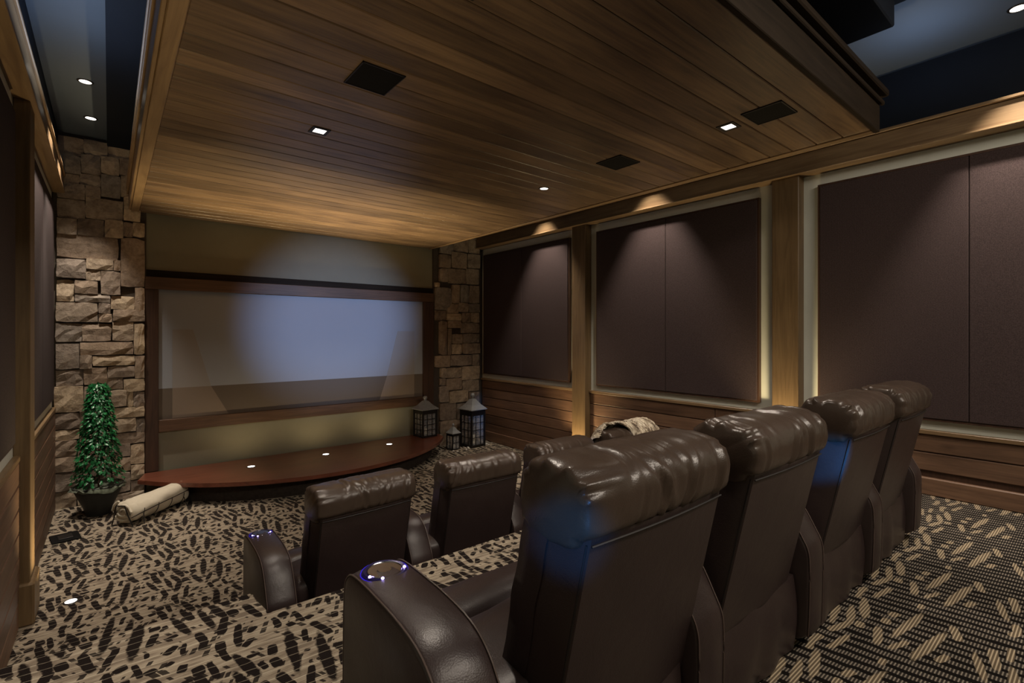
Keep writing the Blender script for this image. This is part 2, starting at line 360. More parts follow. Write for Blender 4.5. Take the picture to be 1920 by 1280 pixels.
def add_lathe(bm, prof, seg=24, cx=0, cy=0):
    rings = []
    for r, z in prof:
        rings.append([bm.verts.new((cx + r * math.cos(2 * math.pi * i / seg), cy + r * math.sin(2 * math.pi * i / seg), z)) for i in range(seg)])
    for a, b_ in zip(rings, rings[1:]):
        for i in range(seg): bm.faces.new((a[i], a[(i + 1) % seg], b_[(i + 1) % seg], b_[i]))
    if prof[0][0] > 0: bm.faces.new(rings[0])
    if prof[-1][0] > 0: bm.faces.new(list(reversed(rings[-1])))
def add_tube(bm, pts, r, seg=6, closed=False):
    pts = [Vector(p) for p in pts]; rings = []
    n = len(pts); up = Vector((0, 0, 1))
    for i, p in enumerate(pts):
        a = pts[(i - 1) % n] if (i > 0 or closed) else p
        b_ = pts[(i + 1) % n] if (i < n - 1 or closed) else p
        t = (b_ - a).normalized()
        s = t.cross(up)
        if s.length < 1e-3: s = t.cross(Vector((1, 0, 0)))
        s.normalize(); q = s.cross(t)
        rings.append([bm.verts.new(p + r * (math.cos(2 * math.pi * k / seg) * s + math.sin(2 * math.pi * k / seg) * q)) for k in range(seg)])
    m = n if closed else n - 1
    for i in range(m):
        a, b_ = rings[i], rings[(i + 1) % n]
        for k in range(seg): bm.faces.new((a[k], a[(k + 1) % seg], b_[(k + 1) % seg], b_[k]))
    if not closed: bm.faces.new(rings[0]); bm.faces.new(list(reversed(rings[-1])))
def struct(o, label=None):
    o['kind'] = 'structure'
    if label: o['label'] = label
    return o
def tag(o, label, cat, group=None):
    o['label'] = label; o['category'] = cat
    if group: o['group'] = group
    return o
def thing(name, label, cat, loc=(0, 0, 0), rz=0, group=None):
    o = bpy.data.objects.new(name, None); COL.objects.link(o); o.location = loc; o.rotation_euler = (0, 0, rz)
    o.empty_display_size = 0.1
    return tag(o, label, cat, group)
def copy_tree(o, parent=None):
    c = o.copy(); COL.objects.link(c)
    if parent is not None: c.parent = parent
    for ch in [k for k in bpy.data.objects if k.parent == o]:
        copy_tree(ch, c)
    return c
# ================================================================== THE ROOM
XL, XR, YF, YB = -0.47, 5.12, 7.12, -1.8
def prism(name, poly, z0, z1, mat, parent=None, bev=0.0, smooth=False):
    bm = bmesh.new()
    lo = [bm.verts.new((x, y, z0)) for x, y in poly]; hi = [bm.verts.new((x, y, z1)) for x, y in poly]
    top = bm.faces.new(hi); bm.faces.new(list(reversed(lo)))
    n = len(poly)
    for i in range(n): bm.faces.new((lo[i], lo[(i + 1) % n], hi[(i + 1) % n], hi[i]))
    if bev > 0:
        es = [e for e in top.edges]
        bmesh.ops.bevel(bm, geom=es, offset=bev, segments=3, affect='EDGES')
    return bm_obj(name, bm, mat, parent, smooth)
floor = struct(prism('floor', [(XL, YB), (XR, YB), (XR, 7.3), (XL, 7.3)], -0.1, 0.0, M['carpet']), 'tiger-stroke beige and black carpet of the lower level')
tierA = struct(prism('raised_floor', [(XL, 0.95), (4.0, 0.95), (4.0, 2.46), (0.557, 2.46), (0.557, 2.73), (XL, 2.73)], 0.0, TIER, M['carpet'], None, 0.015), 'raised carpeted riser under the rear row of recliners')
tierB = struct(prism('raised_floor', [(XL, YB), (XR, YB), (XR, 2.73), (4.0, 2.73), (4.0, 0.95), (XL, 0.95)], 0.0, TIER, M['carpet_rear'], None, 0.0), 'ribbed carpet of the rear aisle behind and beside the back row')
wall_left = struct(box('wall_left', XL - 0.2, YB, 0, XL, 7.3, CEIL_Z, M['paint_side']))
wall_right = struct(box('wall_right', XR, YB, 0, XR + 0.2, 7.3, CEIL_Z, M['paint_side']))
wall_front = struct(box('wall_front', XL, YF, 0, XR, 7.3, CEIL_Z, M['paint']))
wall_back = struct(box('wall_back', XL, YB - 0.2, 0, XR, YB, CEIL_Z, M['paint']))
ceiling = struct(box('ceiling', XL - 0.2, YB - 0.2, CEIL_Z, XR + 0.2, 7.3, CEIL_Z + 0.1, M['ceil_paint']))
struct(box('ceiling_strip', -0.02, -0.5, CEIL_Z - 0.07, 0.45, 7.08, CEIL_Z, M['navy']))  # darker slab just below the ceiling beside the soffit
struct(box('wall_right_upper', 4.985, YB, 3.545, XR, 7.08, CEIL_Z, M['navy']))
struct(box('wall_left_upper', XL, YB, 3.545, -0.42, 7.08, CEIL_Z, M['navy']))

# wainscot boards, laid in a loop; boards of one length share their mesh
mesh_cache = {}
wains = {}
def board(name, x0, y0, z0, x1, y1, z1, mat, parent, bev=0.004):
    key = (round(x1 - x0, 4), round(y1 - y0, 4), round(z1 - z0, 4), mat.name)
    loc = ((x0 + x1) / 2, (y0 + y1) / 2, z0)
    if key in mesh_cache:
        o = bpy.data.objects.new(name, mesh_cache[key]); COL.objects.link(o); o.location = loc
    else:
        o = box(name, x0, y0, z0, x1, y1, z1, mat, None, bev); mesh_cache[key] = o.data
    if parent is not None:
        o.parent = parent; o.location = Vector(loc) - parent.location
    return o
BH = 0.150
def wainscot(side, y0, y1, zlow):
    nm = 'right' if side > 0 else 'left'
    xb0 = 5.112 if side > 0 else XL
    wall = struct(box('wainscot', xb0, y0, zlow - 0.01, xb0 + 0.008, y1, 1.048, M['dark_wood']), 'pine board wainscot of the %s wall' % nm)
    z = 1.045
    while z > zlow + 0.05:
        zb = max(z - BH + 0.007, zlow)
        xa, xb = (5.088, 5.112) if side > 0 else (XL + 0.008, XL + 0.032)
        board('plank', xa, y0, zb, xb, y1, z, M['wain_wood'], wall, 0.006)
        z -= BH
for side in (1, -1):
    pa = (4.53, 4.778) if side > 0 else (4.38, 4.62)
    pb = (1.862, 2.102) if side > 0 else (1.75, 1.99)
    wainscot(side, pa[1], 7.05, 0.17)
    wainscot(side, 2.74, pa[0], 0.17)
    wainscot(side, pb[1], 2.735, TIER + 0.14)
    wainscot(side, YB, pb[0], TIER + 0.14)
    sx = (lambda a, b: (a, b)) if side > 0 else (lambda a, b: (-0.47, -0.47 + (5.12 - a) * 0.62))
    def sb(name, a, b, y0, y1, z0, z1, mat, bev=0.004):
        u, v = sx(a, b); return struct(box(name, u, y0, z0, v, y1, z1, mat, None, bev))
    nm = 'right' if side > 0 else 'left'
    # base boards and the cap rail
    sb('baseboard_' + nm, 5.07, 5.12, pa[1] + 0.04, 7.05, 0, 0.17, M['wain_wood'], 0.008)
    sb('baseboard_' + nm, 5.07, 5.12, 2.735, pa[0] - 0.04, 0, 0.17, M['wain_wood'], 0.008)
    sb('baseboard_' + nm, 5.07, 5.12, YB, pb[0] - 0.04, TIER, TIER + 0.14, M['wain_wood'], 0.008)
    for (a, b_) in ((pa[1], 7.05), (pb[1], pa[0]), (YB, pb[0])):
        sb('trim_1', 5.062, 5.12, a, b_, 1.048, 1.082, M['trim_wood_y'])
    # crown beam with its beads
    sb('trim_2', 4.965, 5.12, YB, 7.05, 3.352, 3.52, M['trim_wood_y'], 0.004)
    sb('trim_3', 4.945, 5.12, YB, 7.05, 3.338, 3.352, M['trim_wood_y'], 0.003)
    sb('trim_4', 4.938, 5.12, YB, 7.05, 3.52, 3.545, M['trim_wood_y'], 0.005)
    for k, (a, b_) in enumerate((pa, pb)):
        p = sb('trim_5', 4.992, 5.12, a, b_, 0.0 if k == 0 else TIER, 3.34, M['post_wood'], 0.005)
        p['label'] = 'tall square pine post on the %s wall, %s' % (nm, 'the one nearer the screen' if k == 0 else 'the one beside the rear seats')
        sb('trim_6', 4.955, 5.12, a - 0.035, b_ + 0.035, 0.0 if k == 0 else TIER, (0.0 if k == 0 else TIER) + 0.27, M['post_wood'], 0.012)

# ------------------------------------------------------------------ acoustic panels
def panel(side, y0, y1, label, x0=5.06):
    xa, xb = (x0, XR) if side > 0 else (XL, XL + 0.026)
    z0, z1 = 1.17, 3.215
    t = thing('acoustic_panel', label, 'wall panel', ((xa + xb) / 2, (y0 + y1) / 2, z0), 0, 'brown cloth wall panels')
    ym = (y0 + y1) / 2; L = t.location
    for a, b_ in ((y0 + 0.006, ym - 0.0015), (ym + 0.0015, y1 - 0.006)):
        o = box('cloth', xa, a, z0 + 0.006, xb, b_, z1 - 0.006, M['fabric'], t, 0.006); o.location -= L
    bm = bmesh.new(); xi = xa + 0.012 if side > 0 else xb - 0.012
    u, v = (xi, xb) if side > 0 else (xa, xi)
    for (a, c, b_, d) in ((y0 - 0.012, z0 - 0.012, y1 + 0.012, z0 + 0.004), (y0 - 0.012, z1 - 0.004, y1 + 0.012, z1 + 0.012), (y0 - 0.012, z0, y0 + 0.004, z1), (y1 - 0.004, z0, y1 + 0.012, z1)):
        add_box(bm, u - L.x, a - L.y, c - L.z, v - L.x, b_ - L.y, d - L.z)
    bm_obj('edge_strip', bm, M['dark_wood'], t)
panel(1, 4.918, 6.974, 'brown cloth wall panel on the right wall, nearest the stone pillar')
panel(1, 2.271, 4.392, 'brown cloth wall panel on the right wall between the two pine posts')
panel(1, -0.33, 1.716, 'largest-looking brown cloth wall panel, at the right edge beside the rear recliners')
panel(-1, 4.74, 6.97, 'brown cloth wall panel on the left wall between pine post and stone pillar')
panel(-1, 2.20, 4.26, 'brown cloth wall panel cut by the left edge, in front of the left pine post')

# ------------------------------------------------------------------ soffit of pine boards
SY0, SY1 = 1.05, 7.10
soffit = struct(box('soffit', 0.22, SY0 + 0.03, 3.275, 4.08, SY1, 3.50, M['navy']), 'dropped ceiling of stained pine boards over the seats')
def kid(o, p):
    o.parent = p; o.location = o.location - p.location; return o
NP = 36; pw = (SY1 - SY0) / NP
bm_ = None
for i in range(NP):
    y = SY0 + i * pw
    dz = random.uniform(-0.0015, 0.0015)
    board('plank', 0.262, y + 0.0022, SOFFIT_Z + dz * 0, 4.05, y + pw - 0.0022, SOFFIT_Z + 0.026, M['ceil_wood'], soffit, 0.005)
kid(box('border_board', 0.190, SY0, 3.240, 0.262, SY1, 3.28, M['trim_wood_y'], None, 0.004), soffit)
kid(box('border_board', 4.05, SY0, 3.240, 4.105, SY1, 3.28, M['trim_wood_y'], None, 0.004), soffit)
kid(box('fascia_board', 0.168, SY0, 3.250, 0.190, SY1, 3.50, M['trim_wood_y'], None, 0.004), soffit)
kid(box('fascia_bead', 0.150, SY0, 3.42, 0.168, SY1, 3.455, M['trim_wood_y'], None, 0.006), soffit)
kid(box('fascia_bead', 0.145, SY0, 3.48, 0.20, SY1, 3.52, M['trim_wood_y'], None, 0.006), soffit)
kid(box('fascia_board', 4.105, SY0, 3.250, 4.125, SY1, 3.50, M['fascia_wood'], None, 0.004), soffit)
kid(box('fascia_board', 0.168, SY0 - 0.03, 3.245, 4.125, SY0, 3.50, M['fascia_wood'], None, 0.004), soffit)
kid(box('fascia_bead', 0.15, SY0 - 0.055, 3.43, 4.145, SY0 - 0.03, 3.46, M['fascia_wood'], None, 0.006), soffit)
kid(box('fascia_cap', 0.13, SY0 - 0.075, 3.49, 4.165, SY0 + 0.02, 3.535, M['fascia_wood'], None, 0.008), soffit)
kid(box('soffit_hanger', 0.9, 2.0, 3.50, 3.4, 6.9, CEIL_Z, M['navy']), soffit)
hb = thing('projector_housing', 'dark stepped housing hanging from the upper ceiling above the soffit edge', 'projector housing', (3.3, 1.2, 3.72))
for nm, c in (('housing_box', (-0.42, -0.36, 0.0, 0.40, 0.24, 0.16)), ('mounting_plate', (-0.46, -0.42, 0.16, 0.46, 0.30, 0.28))):
    bm = bmesh.new(); add_box(bm, *c, 0.008); bm_obj(nm, bm, M['navy'], hb)

# ------------------------------------------------------------------ recessed lights and speakers
def recessed(x, y, z, shape, up, label, cat, group, r=0.04):
    t = thing('recessed_light', label, cat, (x, y, z), 0, group)
    d = 1 if up else -1
    bm = bmesh.new()
    if shape == 'sq':
        for c in ((-r * 1.55, -r * 1.55, r * 1.55, -r), (-r * 1.55, r, r * 1.55, r * 1.55), (-r * 1.55, -r, -r, r), (r, -r, r * 1.55, r)):
            add_box(bm, c[0], c[1], min(0, d * 0.006), c[2], c[3], max(0, d * 0.006))
    else:
        add_lathe(bm, [(r, 0), (r, d * 0.006), (r * 1.3, d * 0.004), (r * 1.35, 0)], 24)
    bm_obj('trim_ring', bm, M['black_metal'] if not up else M['steel'], t)
    bm = bmesh.new()
    if shape == 'sq': add_box(bm, -r, -r, min(0, d * 0.002), r, r, max(0, d * 0.002))
    else: add_cyl(bm, r, r, min(0, d * 0.002), max(0, d * 0.002), 20)
    bm_obj('lens', bm, M['lamp'], t)
    return t
lab = ['square downlight in the left half of the pine soffit', 'square downlight beside the speaker grille at the right end of the pine soffit', 'small round downlight in the pine soffit near the right wall', 'square downlight of the pine soffit above the rear seats, out of view']
for (x, y, k), l in zip(SOFFIT_PUCKS, lab): recessed(x, y, SOFFIT_Z, k, False, l, 'ceiling light', 'downlights in the pine soffit', 0.038)
lab = ['downlight in the blue ceiling at upper left, farther from the stone pillar', 'downlight in the blue ceiling at upper left, nearer the stone pillar', 'downlight in the left blue ceiling strip, out of view',
       'downlight at the top right corner in the blue ceiling', 'downlight hidden above the right edge of the soffit, midway', 'downlight hidden above the right edge of the soffit, nearest the screen']
for (x, y), l in zip(CEIL_PUCKS, lab): recessed(x, y, CEIL_Z, 'rd', False, l, 'ceiling light', 'downlights in the blue ceiling', 0.042)
lab = ['left of the three lit puck lights set in the red wooden stage', 'middle of the three lit puck lights set in the red wooden stage', 'right of the three lit puck lights set in the red wooden stage, nearest the lantern']
for (x, y), l in zip(STAGE_PUCKS, lab): recessed(x, y, STAGE_Z, 'rd', True, l, 'stage light', 'puck lights in the stage', 0.040)
lab = ['white puck light in the carpet beside the left pine post', 'puck light in the carpet at the foot of the far right pine post', 'puck light in the raised floor at the foot of the near right pine post', 'puck light in the raised floor at the left wall, out of view']
for (x, y, z), l in zip(FLOOR_PUCKS, lab): recessed(x, y, z, 'rd', True, l, 'floor light', 'floor puck lights at the posts', 0.033)
for x0, y0, x1, y1, l in ((1.005, 2.43, 1.245, 2.70, 'largest black square speaker grille, left of centre in the pine soffit'),
                          (3.085, 2.43, 3.335, 2.68, 'black square speaker grille in the pine soffit between the round and square downlights'),
                          (3.11, 1.255, 3.35, 1.50, 'black square speaker grille at the right end of the pine soffit, beside the square downlight')):
    t = thing('ceiling_speaker', l, 'speaker', ((x0 + x1) / 2, (y0 + y1) / 2, SOFFIT_Z), 0, 'speaker grilles in the soffit')
    hx, hy = (x1 - x0) / 2, (y1 - y0) / 2
    bm = bmesh.new(); add_box(bm, -hx + .006, -hy + .006, -0.005, hx - .006, hy - .006, 0.0, 0.001); bm_obj('grille', bm, M['black'], t)
    bm = bmesh.new()
    for c in ((-hx, -hy, hx, -hy + .006), (-hx, hy - .006, hx, hy), (-hx, -hy, -hx + .006, hy), (hx - .006, -hy, hx, hy)): add_box(bm, c[0], c[1], -0.008, c[2], c[3], 0)
    bm_obj('frame', bm, M['black_metal'], t)

# ------------------------------------------------------------------ stone pillars, every stone a piece
STL= [(-0.439,3.759,-0.214,3.956),(-0.214,3.793,-0.012,3.964),(-0.012,3.81,0.212,3.969),(-0.406,3.564,-0.237,3.761),(-0.237,3.589,-0.073,3.793),(-0.073,3.616,0.086,3.805),(0.086,3.632,0.237,3.824),(-0.428,3.455,-0.248,3.56),(-0.248,3.458,-0.073,3.588),(-0.073,3.365,0.098,3.617),(0.098,3.393,0.237,3.633),(-0.428,3.293,-0.202,3.459),(-0.202,3.33,-0.073,3.463),(-0.428,3.087,-0.202,3.293),(-0.202,3.106,0.123,3.34),(0.123,3.125,0.276,3.398),(-0.428,2.91,-0.266,3.082),(-0.266,2.919,-0.041,3.105),(-0.041,2.919,0.123,3.118),(0.123,2.944,0.206,3.104),(0.206,2.956,0.315,3.118),(-0.432,2.664,0.081,2.922),(0.036,2.552,0.098,2.675),(0.098,2.386,0.315,2.939),(-0.432,2.445,-0.197,2.651),(-0.197,2.555,0.036,2.673),(-0.197,2.433,-0.073,2.551),(-0.432,2.195,-0.289,2.427),(-0.289,2.285,-0.096,2.429),(-0.073,2.28,0.098,2.547),(-0.289,2.195,0.012,2.281),(0.012,2.125,0.224,2.278),(0.224,2.082,0.315,2.383),(-0.439,1.976,-0.096,2.189),(-0.092,2.074,0.012,2.192),(-0.092,1.98,0.024,2.074),(0.029,1.989,0.315,2.127),(-0.439,1.764,-0.23,1.969),(-0.23,1.771,0.019,1.963),(0.024,1.769,0.217,1.988),(0.217,1.612,0.315,1.968),(-0.439,1.477,-0.248,1.749),(-0.248,1.619,0.212,1.761),(-0.248,1.471,-0.144,1.624),(-0.144,1.498,0.224,1.608),(0.224,1.346,0.315,1.602),(-0.439,1.295,-0.214,1.47),(-0.214,1.296,-0.017,1.482),(-0.017,1.362,0.224,1.489),(-0.017,1.232,0.123,1.364),(0.123,1.2,0.315,1.342),(-0.45,1.014,-0.214,1.295),(-0.214,1.132,-0.017,1.287),(-0.007,1.037,0.153,1.224),(0.153,1.027,0.212,1.197),(0.212,1.019,0.315,1.191),(-0.454,0.838,-0.248,1.01),(-0.248,0.824,-0.012,1.127),(-0.007,0.905,0.315,1.023),(-0.454,0.724,-0.248,0.829),(-0.248,0.6,0.007,0.816),(0.012,0.745,0.237,0.901),(0.237,0.726,0.315,0.881),(-0.454,0.55,-0.266,0.719),(-0.266,0.383,0.019,0.594),(0.024,0.611,0.315,0.733),(0.024,0.471,0.186,0.614),(0.186,0.367,0.315,0.593),(-0.454,0.385,-0.266,0.544),(0.024,0.302,0.186,0.464),(-0.266,0.204,0.019,0.377),(0.186,0.195,0.315,0.36),(-0.454,0.183,-0.266,0.379),(-0.266,-0.01,-0.012,0.2),(0.024,0.079,0.186,0.296),(0.186,0.05,0.315,0.189),(-0.454,-0.027,-0.271,0.177),(-0.266,-0.086,0.007,-0.018),(0.012,-0.153,0.315,0.062)]
STR= [(4.226,3.419,4.481,3.682),(4.488,3.482,4.765,3.75),(4.772,3.486,5.042,3.821),(4.226,3.186,4.499,3.414),(4.506,3.246,4.801,3.479),(4.809,3.244,5.042,3.482),(4.226,2.95,4.447,3.178),(4.454,2.968,4.765,3.236),(4.772,2.993,5.042,3.236),(4.226,2.715,4.371,2.941),(4.378,2.702,4.747,2.955),(4.747,2.708,5.031,2.982),(4.143,2.62,4.226,2.701),(4.143,2.249,4.447,2.621),(4.454,2.366,4.622,2.686),(4.629,2.388,4.801,2.688),(4.809,2.381,5.031,2.695),(4.361,2.202,4.586,2.358),(4.593,2.223,4.801,2.388),(4.809,2.229,5.031,2.375),(4.143,2.074,4.354,2.242),(4.361,2.078,4.65,2.197),(4.657,2.043,4.838,2.218),(4.845,2.046,5.031,2.223),(4.385,1.951,4.65,2.073),(4.226,1.499,4.371,2.069),(4.657,1.863,5.031,2.039),(4.385,1.496,4.457,1.945),(4.464,1.688,4.686,1.848),(4.693,1.696,5.031,1.857),(4.464,1.507,4.664,1.679),(4.671,1.508,5.031,1.69),(4.143,1.296,4.43,1.494),(4.436,1.31,4.875,1.492),(4.882,1.298,5.031,1.499),(4.243,1.121,4.337,1.29),(4.344,1.11,4.65,1.281),(4.657,1.06,5.031,1.296),(4.226,0.994,4.344,1.116),(4.351,0.902,4.668,1.103),(4.675,0.856,5.031,1.053),(4.226,0.712,4.406,0.986),(4.412,0.687,4.794,0.89),(4.801,0.66,5.031,0.845),(4.226,0.413,4.551,0.7),(4.558,0.393,5.031,0.664),(4.226,0.204,4.615,0.404),(4.622,0.153,5.031,0.383),(4.226,-0.046,4.551,0.202),(4.558,-0.105,5.031,0.151)]
def stone_mesh(wd, ht, seed):
    rnd = random.Random(seed); bm = bmesh.new()
    nx = 4 if wd > 0.3 else 3; nz = 3 if ht > 0.16 else 2
    dp = rnd.uniform(0.035, 0.075); tilt = rnd.uniform(-0.012, 0.012)
    g = []
    for j in range(nz + 1):
        row = []
        for i in range(nx + 1):
            edge = i in (0, nx) or j in (0, nz)
            corner = i in (0, nx) and j in (0, nz)
            x = -wd / 2 + wd * i / nx; z = ht * j / nz
            if edge and not corner:
                if i in (0, nx): x += rnd.uniform(-0.004, 0.004); z += rnd.uniform(-.3, .3) * ht / nz
                else: z += rnd.uniform(-0.004, 0.004); x += rnd.uniform(-.3, .3) * wd / nx
            elif corner:
                x *= 1 - rnd.uniform(0.0, 0.05); z = z + (0.05 if j == 0 else -0.05) * ht * rnd.random()
            else:
                x += rnd.uniform(-.25, .25) * wd / nx; z += rnd.uniform(-.25, .25) * ht / nz
            y = -(dp * (0.84 if edge else 1.0) + rnd.uniform(-0.008, 0.010) + tilt * (i / nx - .5))
            row.append(bm.verts.new((x, y, z)))
        g.append(row)
    for j in range(nz):
        for i in range(nx): bm.faces.new((g[j][i], g[j][i + 1], g[j + 1][i + 1], g[j + 1][i]))
    rim = [g[0][i] for i in range(nx + 1)] + [g[j][nx] for j in range(1, nz + 1)] + [g[nz][i] for i in range(nx - 1, -1, -1)] + [g[j][0] for j in range(nz - 1, 0, -1)]
    back = [bm.verts.new((v.co.x, 0.0, v.co.z)) for v in rim]
    n = len(rim)
    for i in range(n): bm.faces.new((rim[i], rim[(i + 1) % n], back[(i + 1) % n], back[i]))
    bm.faces.new(back)
    bmesh.ops.recalc_face_normals(bm, faces=bm.faces)
    me = bpy.data.meshes.new('stone'); bm.to_mesh(me); bm.free(); me.materials.append(M['stone'])
    return me
def pillar(x0, x1, stones, label, seed, ztop):
    p = struct(box('stone_pillar', x0, 7.085, 0, x1, YF, ztop, M['mortar']), label)
    for k, (a, c, b_, d) in enumerate(stones):
        a = max(a, x0 - 0.01); b_ = min(b_, x1 + 0.012); c = max(c, 0.0)
        if b_ - a < 0.03 or d - c < 0.03: continue
        g = 0.002
        me = stone_mesh(b_ - a - g, min(d, ztop) - c - g, seed + k)
        o = bpy.data.objects.new('stone', me); COL.objects.link(o)
        o.parent = p; o.location = Vector(((a + b_) / 2, 7.087, c + g / 2)) - p.location
    return p
pillar(XL, 0.33, STL, 'rough stone pillar left of the screen', 100, CEIL_Z)
pillar(4.13, XR, STR, 'rough stone pillar right of the screen', 400, 3.96)

# ------------------------------------------------------------------ the screen in its frame
sc_ = thing('projection_screen', 'wide grey projection screen in a dark wood frame on the front wall', 'screen', (2.2, 7.12, 0.25))
def sp(name, x0, z0, x1, z1, d0, d1, mat, bev=0.0, lab_=None):
    o = box(name, x0, 7.12 - d1, z0, x1, 7.12 - d0, z1, mat, None, bev); kid(o, sc_)
    if lab_: o['label'] = lab_
    return o
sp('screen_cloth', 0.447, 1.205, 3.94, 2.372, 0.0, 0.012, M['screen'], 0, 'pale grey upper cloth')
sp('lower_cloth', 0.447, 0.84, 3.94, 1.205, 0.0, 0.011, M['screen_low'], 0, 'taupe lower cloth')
sp('frame_post', 0.318, 0.25, 0.447, 2.372, 0.0, 0.055, M['dark_wood'], 0.004)
sp('frame_post', 3.94, 0.25, 4.125, 2.372, 0.0, 0.055, M['dark_wood'], 0.004)
sp('top_beam', 0.318, 2.372, 4.125, 2.515, 0.0, 0.065, M['beam_wood'], 0.004)
sp('beam_shadow', 0.318, 2.515, 4.125, 2.60, 0.0, 0.03, M['fascia_wood'], 0.004)  # dark strip put in for the shadow band above the beam
sp('lower_beam', 0.447, 0.70, 3.94, 0.84, 0.0, 0.055, M['beam_wood'], 0.004)
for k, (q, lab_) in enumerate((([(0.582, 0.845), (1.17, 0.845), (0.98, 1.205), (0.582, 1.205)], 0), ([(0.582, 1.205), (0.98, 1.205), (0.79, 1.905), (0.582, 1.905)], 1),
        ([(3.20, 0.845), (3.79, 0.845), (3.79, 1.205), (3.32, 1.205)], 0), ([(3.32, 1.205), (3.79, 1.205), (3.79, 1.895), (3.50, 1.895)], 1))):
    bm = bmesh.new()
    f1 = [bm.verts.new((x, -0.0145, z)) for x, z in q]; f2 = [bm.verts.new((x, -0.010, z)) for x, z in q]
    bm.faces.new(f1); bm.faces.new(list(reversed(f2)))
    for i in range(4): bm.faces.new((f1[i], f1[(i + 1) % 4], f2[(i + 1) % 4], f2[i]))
    o = bm_obj('ghost_reflection', bm, M['screen_ghost'] if lab_ else M['screen_ghost_low'], None, loc=(0, 7.12, 0)); kid(o, sc_)  # wedge of reflection drawn as a thin tinted sheet

# ------------------------------------------------------------------ the curved stage
arc = []
xa, ya, xb, yb, xm, ym = 0.24, 6.78, 4.06, 6.66, 2.10, 5.70
def circ(p, q, r):
    ax, ay = p; bx, by = q; cx, cy = r
    d = 2 * (ax * (by - cy) + bx * (cy - ay) + cx * (ay - by))
    ux = ((ax * ax + ay * ay) * (by - cy) + (bx * bx + by * by) * (cy - ay) + (cx * cx + cy * cy) * (ay - by)) / d
    uy = ((ax * ax + ay * ay) * (cx - bx) + (bx * bx + by * by) * (ax - cx) + (cx * cx + cy * cy) * (bx - ax)) / d
    return ux, uy, math.hypot(ax - ux, ay - uy)
ux, uy, rr = circ((xa, ya), (xb, yb), (xm, ym))
a0 = math.atan2(ya - uy, xa - ux); a1 = math.atan2(yb - uy, xb - ux)
if a1 < a0: a1 += 2 * math.pi
arc = [(ux + rr * math.cos(a0 + (a1 - a0) * i / 40), uy + rr * math.sin(a0 + (a1 - a0) * i / 40)) for i in range(41)]
stage = thing('stage', 'low curved red-brown wooden stage below the screen', 'stage', (2.1, 6.5, 0))
def sprism(name, poly, z0, z1, mat, bev=0.0, sm=False):
    o = prism(name, [(x - 2.1, y - 6.5) for x, y in poly], z0, z1, mat, stage, bev, sm); return o
sprism('stage_top', [(0.33, 7.055)] + [(0.31, 7.04)] + arc + [(4.11, 7.04)], 0.205, STAGE_Z, M['stage_wood'], 0.008, 30)
inner = [(ux + (rr - 0.16) * math.cos(a0 + 0.07 + (a1 - a0 - .14) * i / 30), uy + (rr - 0.16) * math.sin(a0 + 0.07 + (a1 - a0 - .14) * i / 30)) for i in range(31)]
sprism('stage_riser', [(0.45, 7.03)] + inner + [(3.98, 7.03)], 0.0, 0.205, M['riser'])
# ================================================================== RECLINERS
def loft(sections, cap=True):
    """sections: list of equally long closed loops of points -> bmesh"""
    bm = bmesh.new(); rings = [[bm.verts.new(p) for p in s] for s in sections]
    n = len(sections[0])
    for a, b_ in zip(rings, rings[1:]):
        for i in range(n): bm.faces.new((a[i], a[(i + 1) % n], b_[(i + 1) % n], b_[i]))
    if cap:
        bm.faces.new(rings[0]); bm.faces.new(list(reversed(rings[-1])))
    return bm
def resample(pts, m, closed=True):
    P = [Vector(p) for p in pts]
    if closed: P.append(P[0].copy())
    L = [0.0]
    for a, b_ in zip(P, P[1:]): L.append(L[-1] + (b_ - a).length)
    out = []
    for k in range(m):
        s = L[-1] * k / (m if closed else m - 1); j = 0
        while j < len(L) - 2 and L[j + 1] < s: j += 1
        t = (s - L[j]) / max(1e-9, L[j + 1] - L[j]); out.append(P[j].lerp(P[j + 1], t))
    return out
def smooth_loop(pts, it=1):
    for _ in range(it):          # Chaikin
        q = []
        n = len(pts)
        for i in range(n):
            a, b_ = Vector(pts[i]), Vector(pts[(i + 1) % n]); q += [a.lerp(b_, .25), a.lerp(b_, .75)]
        pts = q
    return [tuple(p) for p in pts]
def side_loft(prof, hw, r=0.012, crown=0.006, m=None, disp=None):
    """prof: closed (y,z) loop, counter-clockwise seen from +x; extruded over x in [-hw,hw] with rounded rims"""
    P = [Vector((0, p[0], p[1])) for p in prof]
    n = len(P); A = sum(P[i].y * P[(i + 1) % n].z - P[(i + 1) % n].y * P[i].z for i in range(n))
    sgn = 1 if A > 0 else -1
    N = []
    for i in range(n):
        t = (P[(i + 1) % n] - P[i - 1]).normalized(); N.append(Vector((0, t.z, -t.y)) * sgn)
    st = [(-hw, r), (-hw + r * .3, r * .3), (-hw + r, 0)]
    for k in range(1, 6): st.append((-hw + r + (2 * hw - 2 * r) * k / 6, -crown * math.sin(math.pi * k / 6)))
    st += [(hw - r, 0), (hw - r * .3, r * .3), (hw, r)]
    secs = []
    for x, e in st:
        s = []
        for i in range(n):
            q = P[i] - N[i] * e; q.x = x
            if disp: q = disp(q, N[i])
            s.append(q)
        secs.append(s)
    return loft(secs)

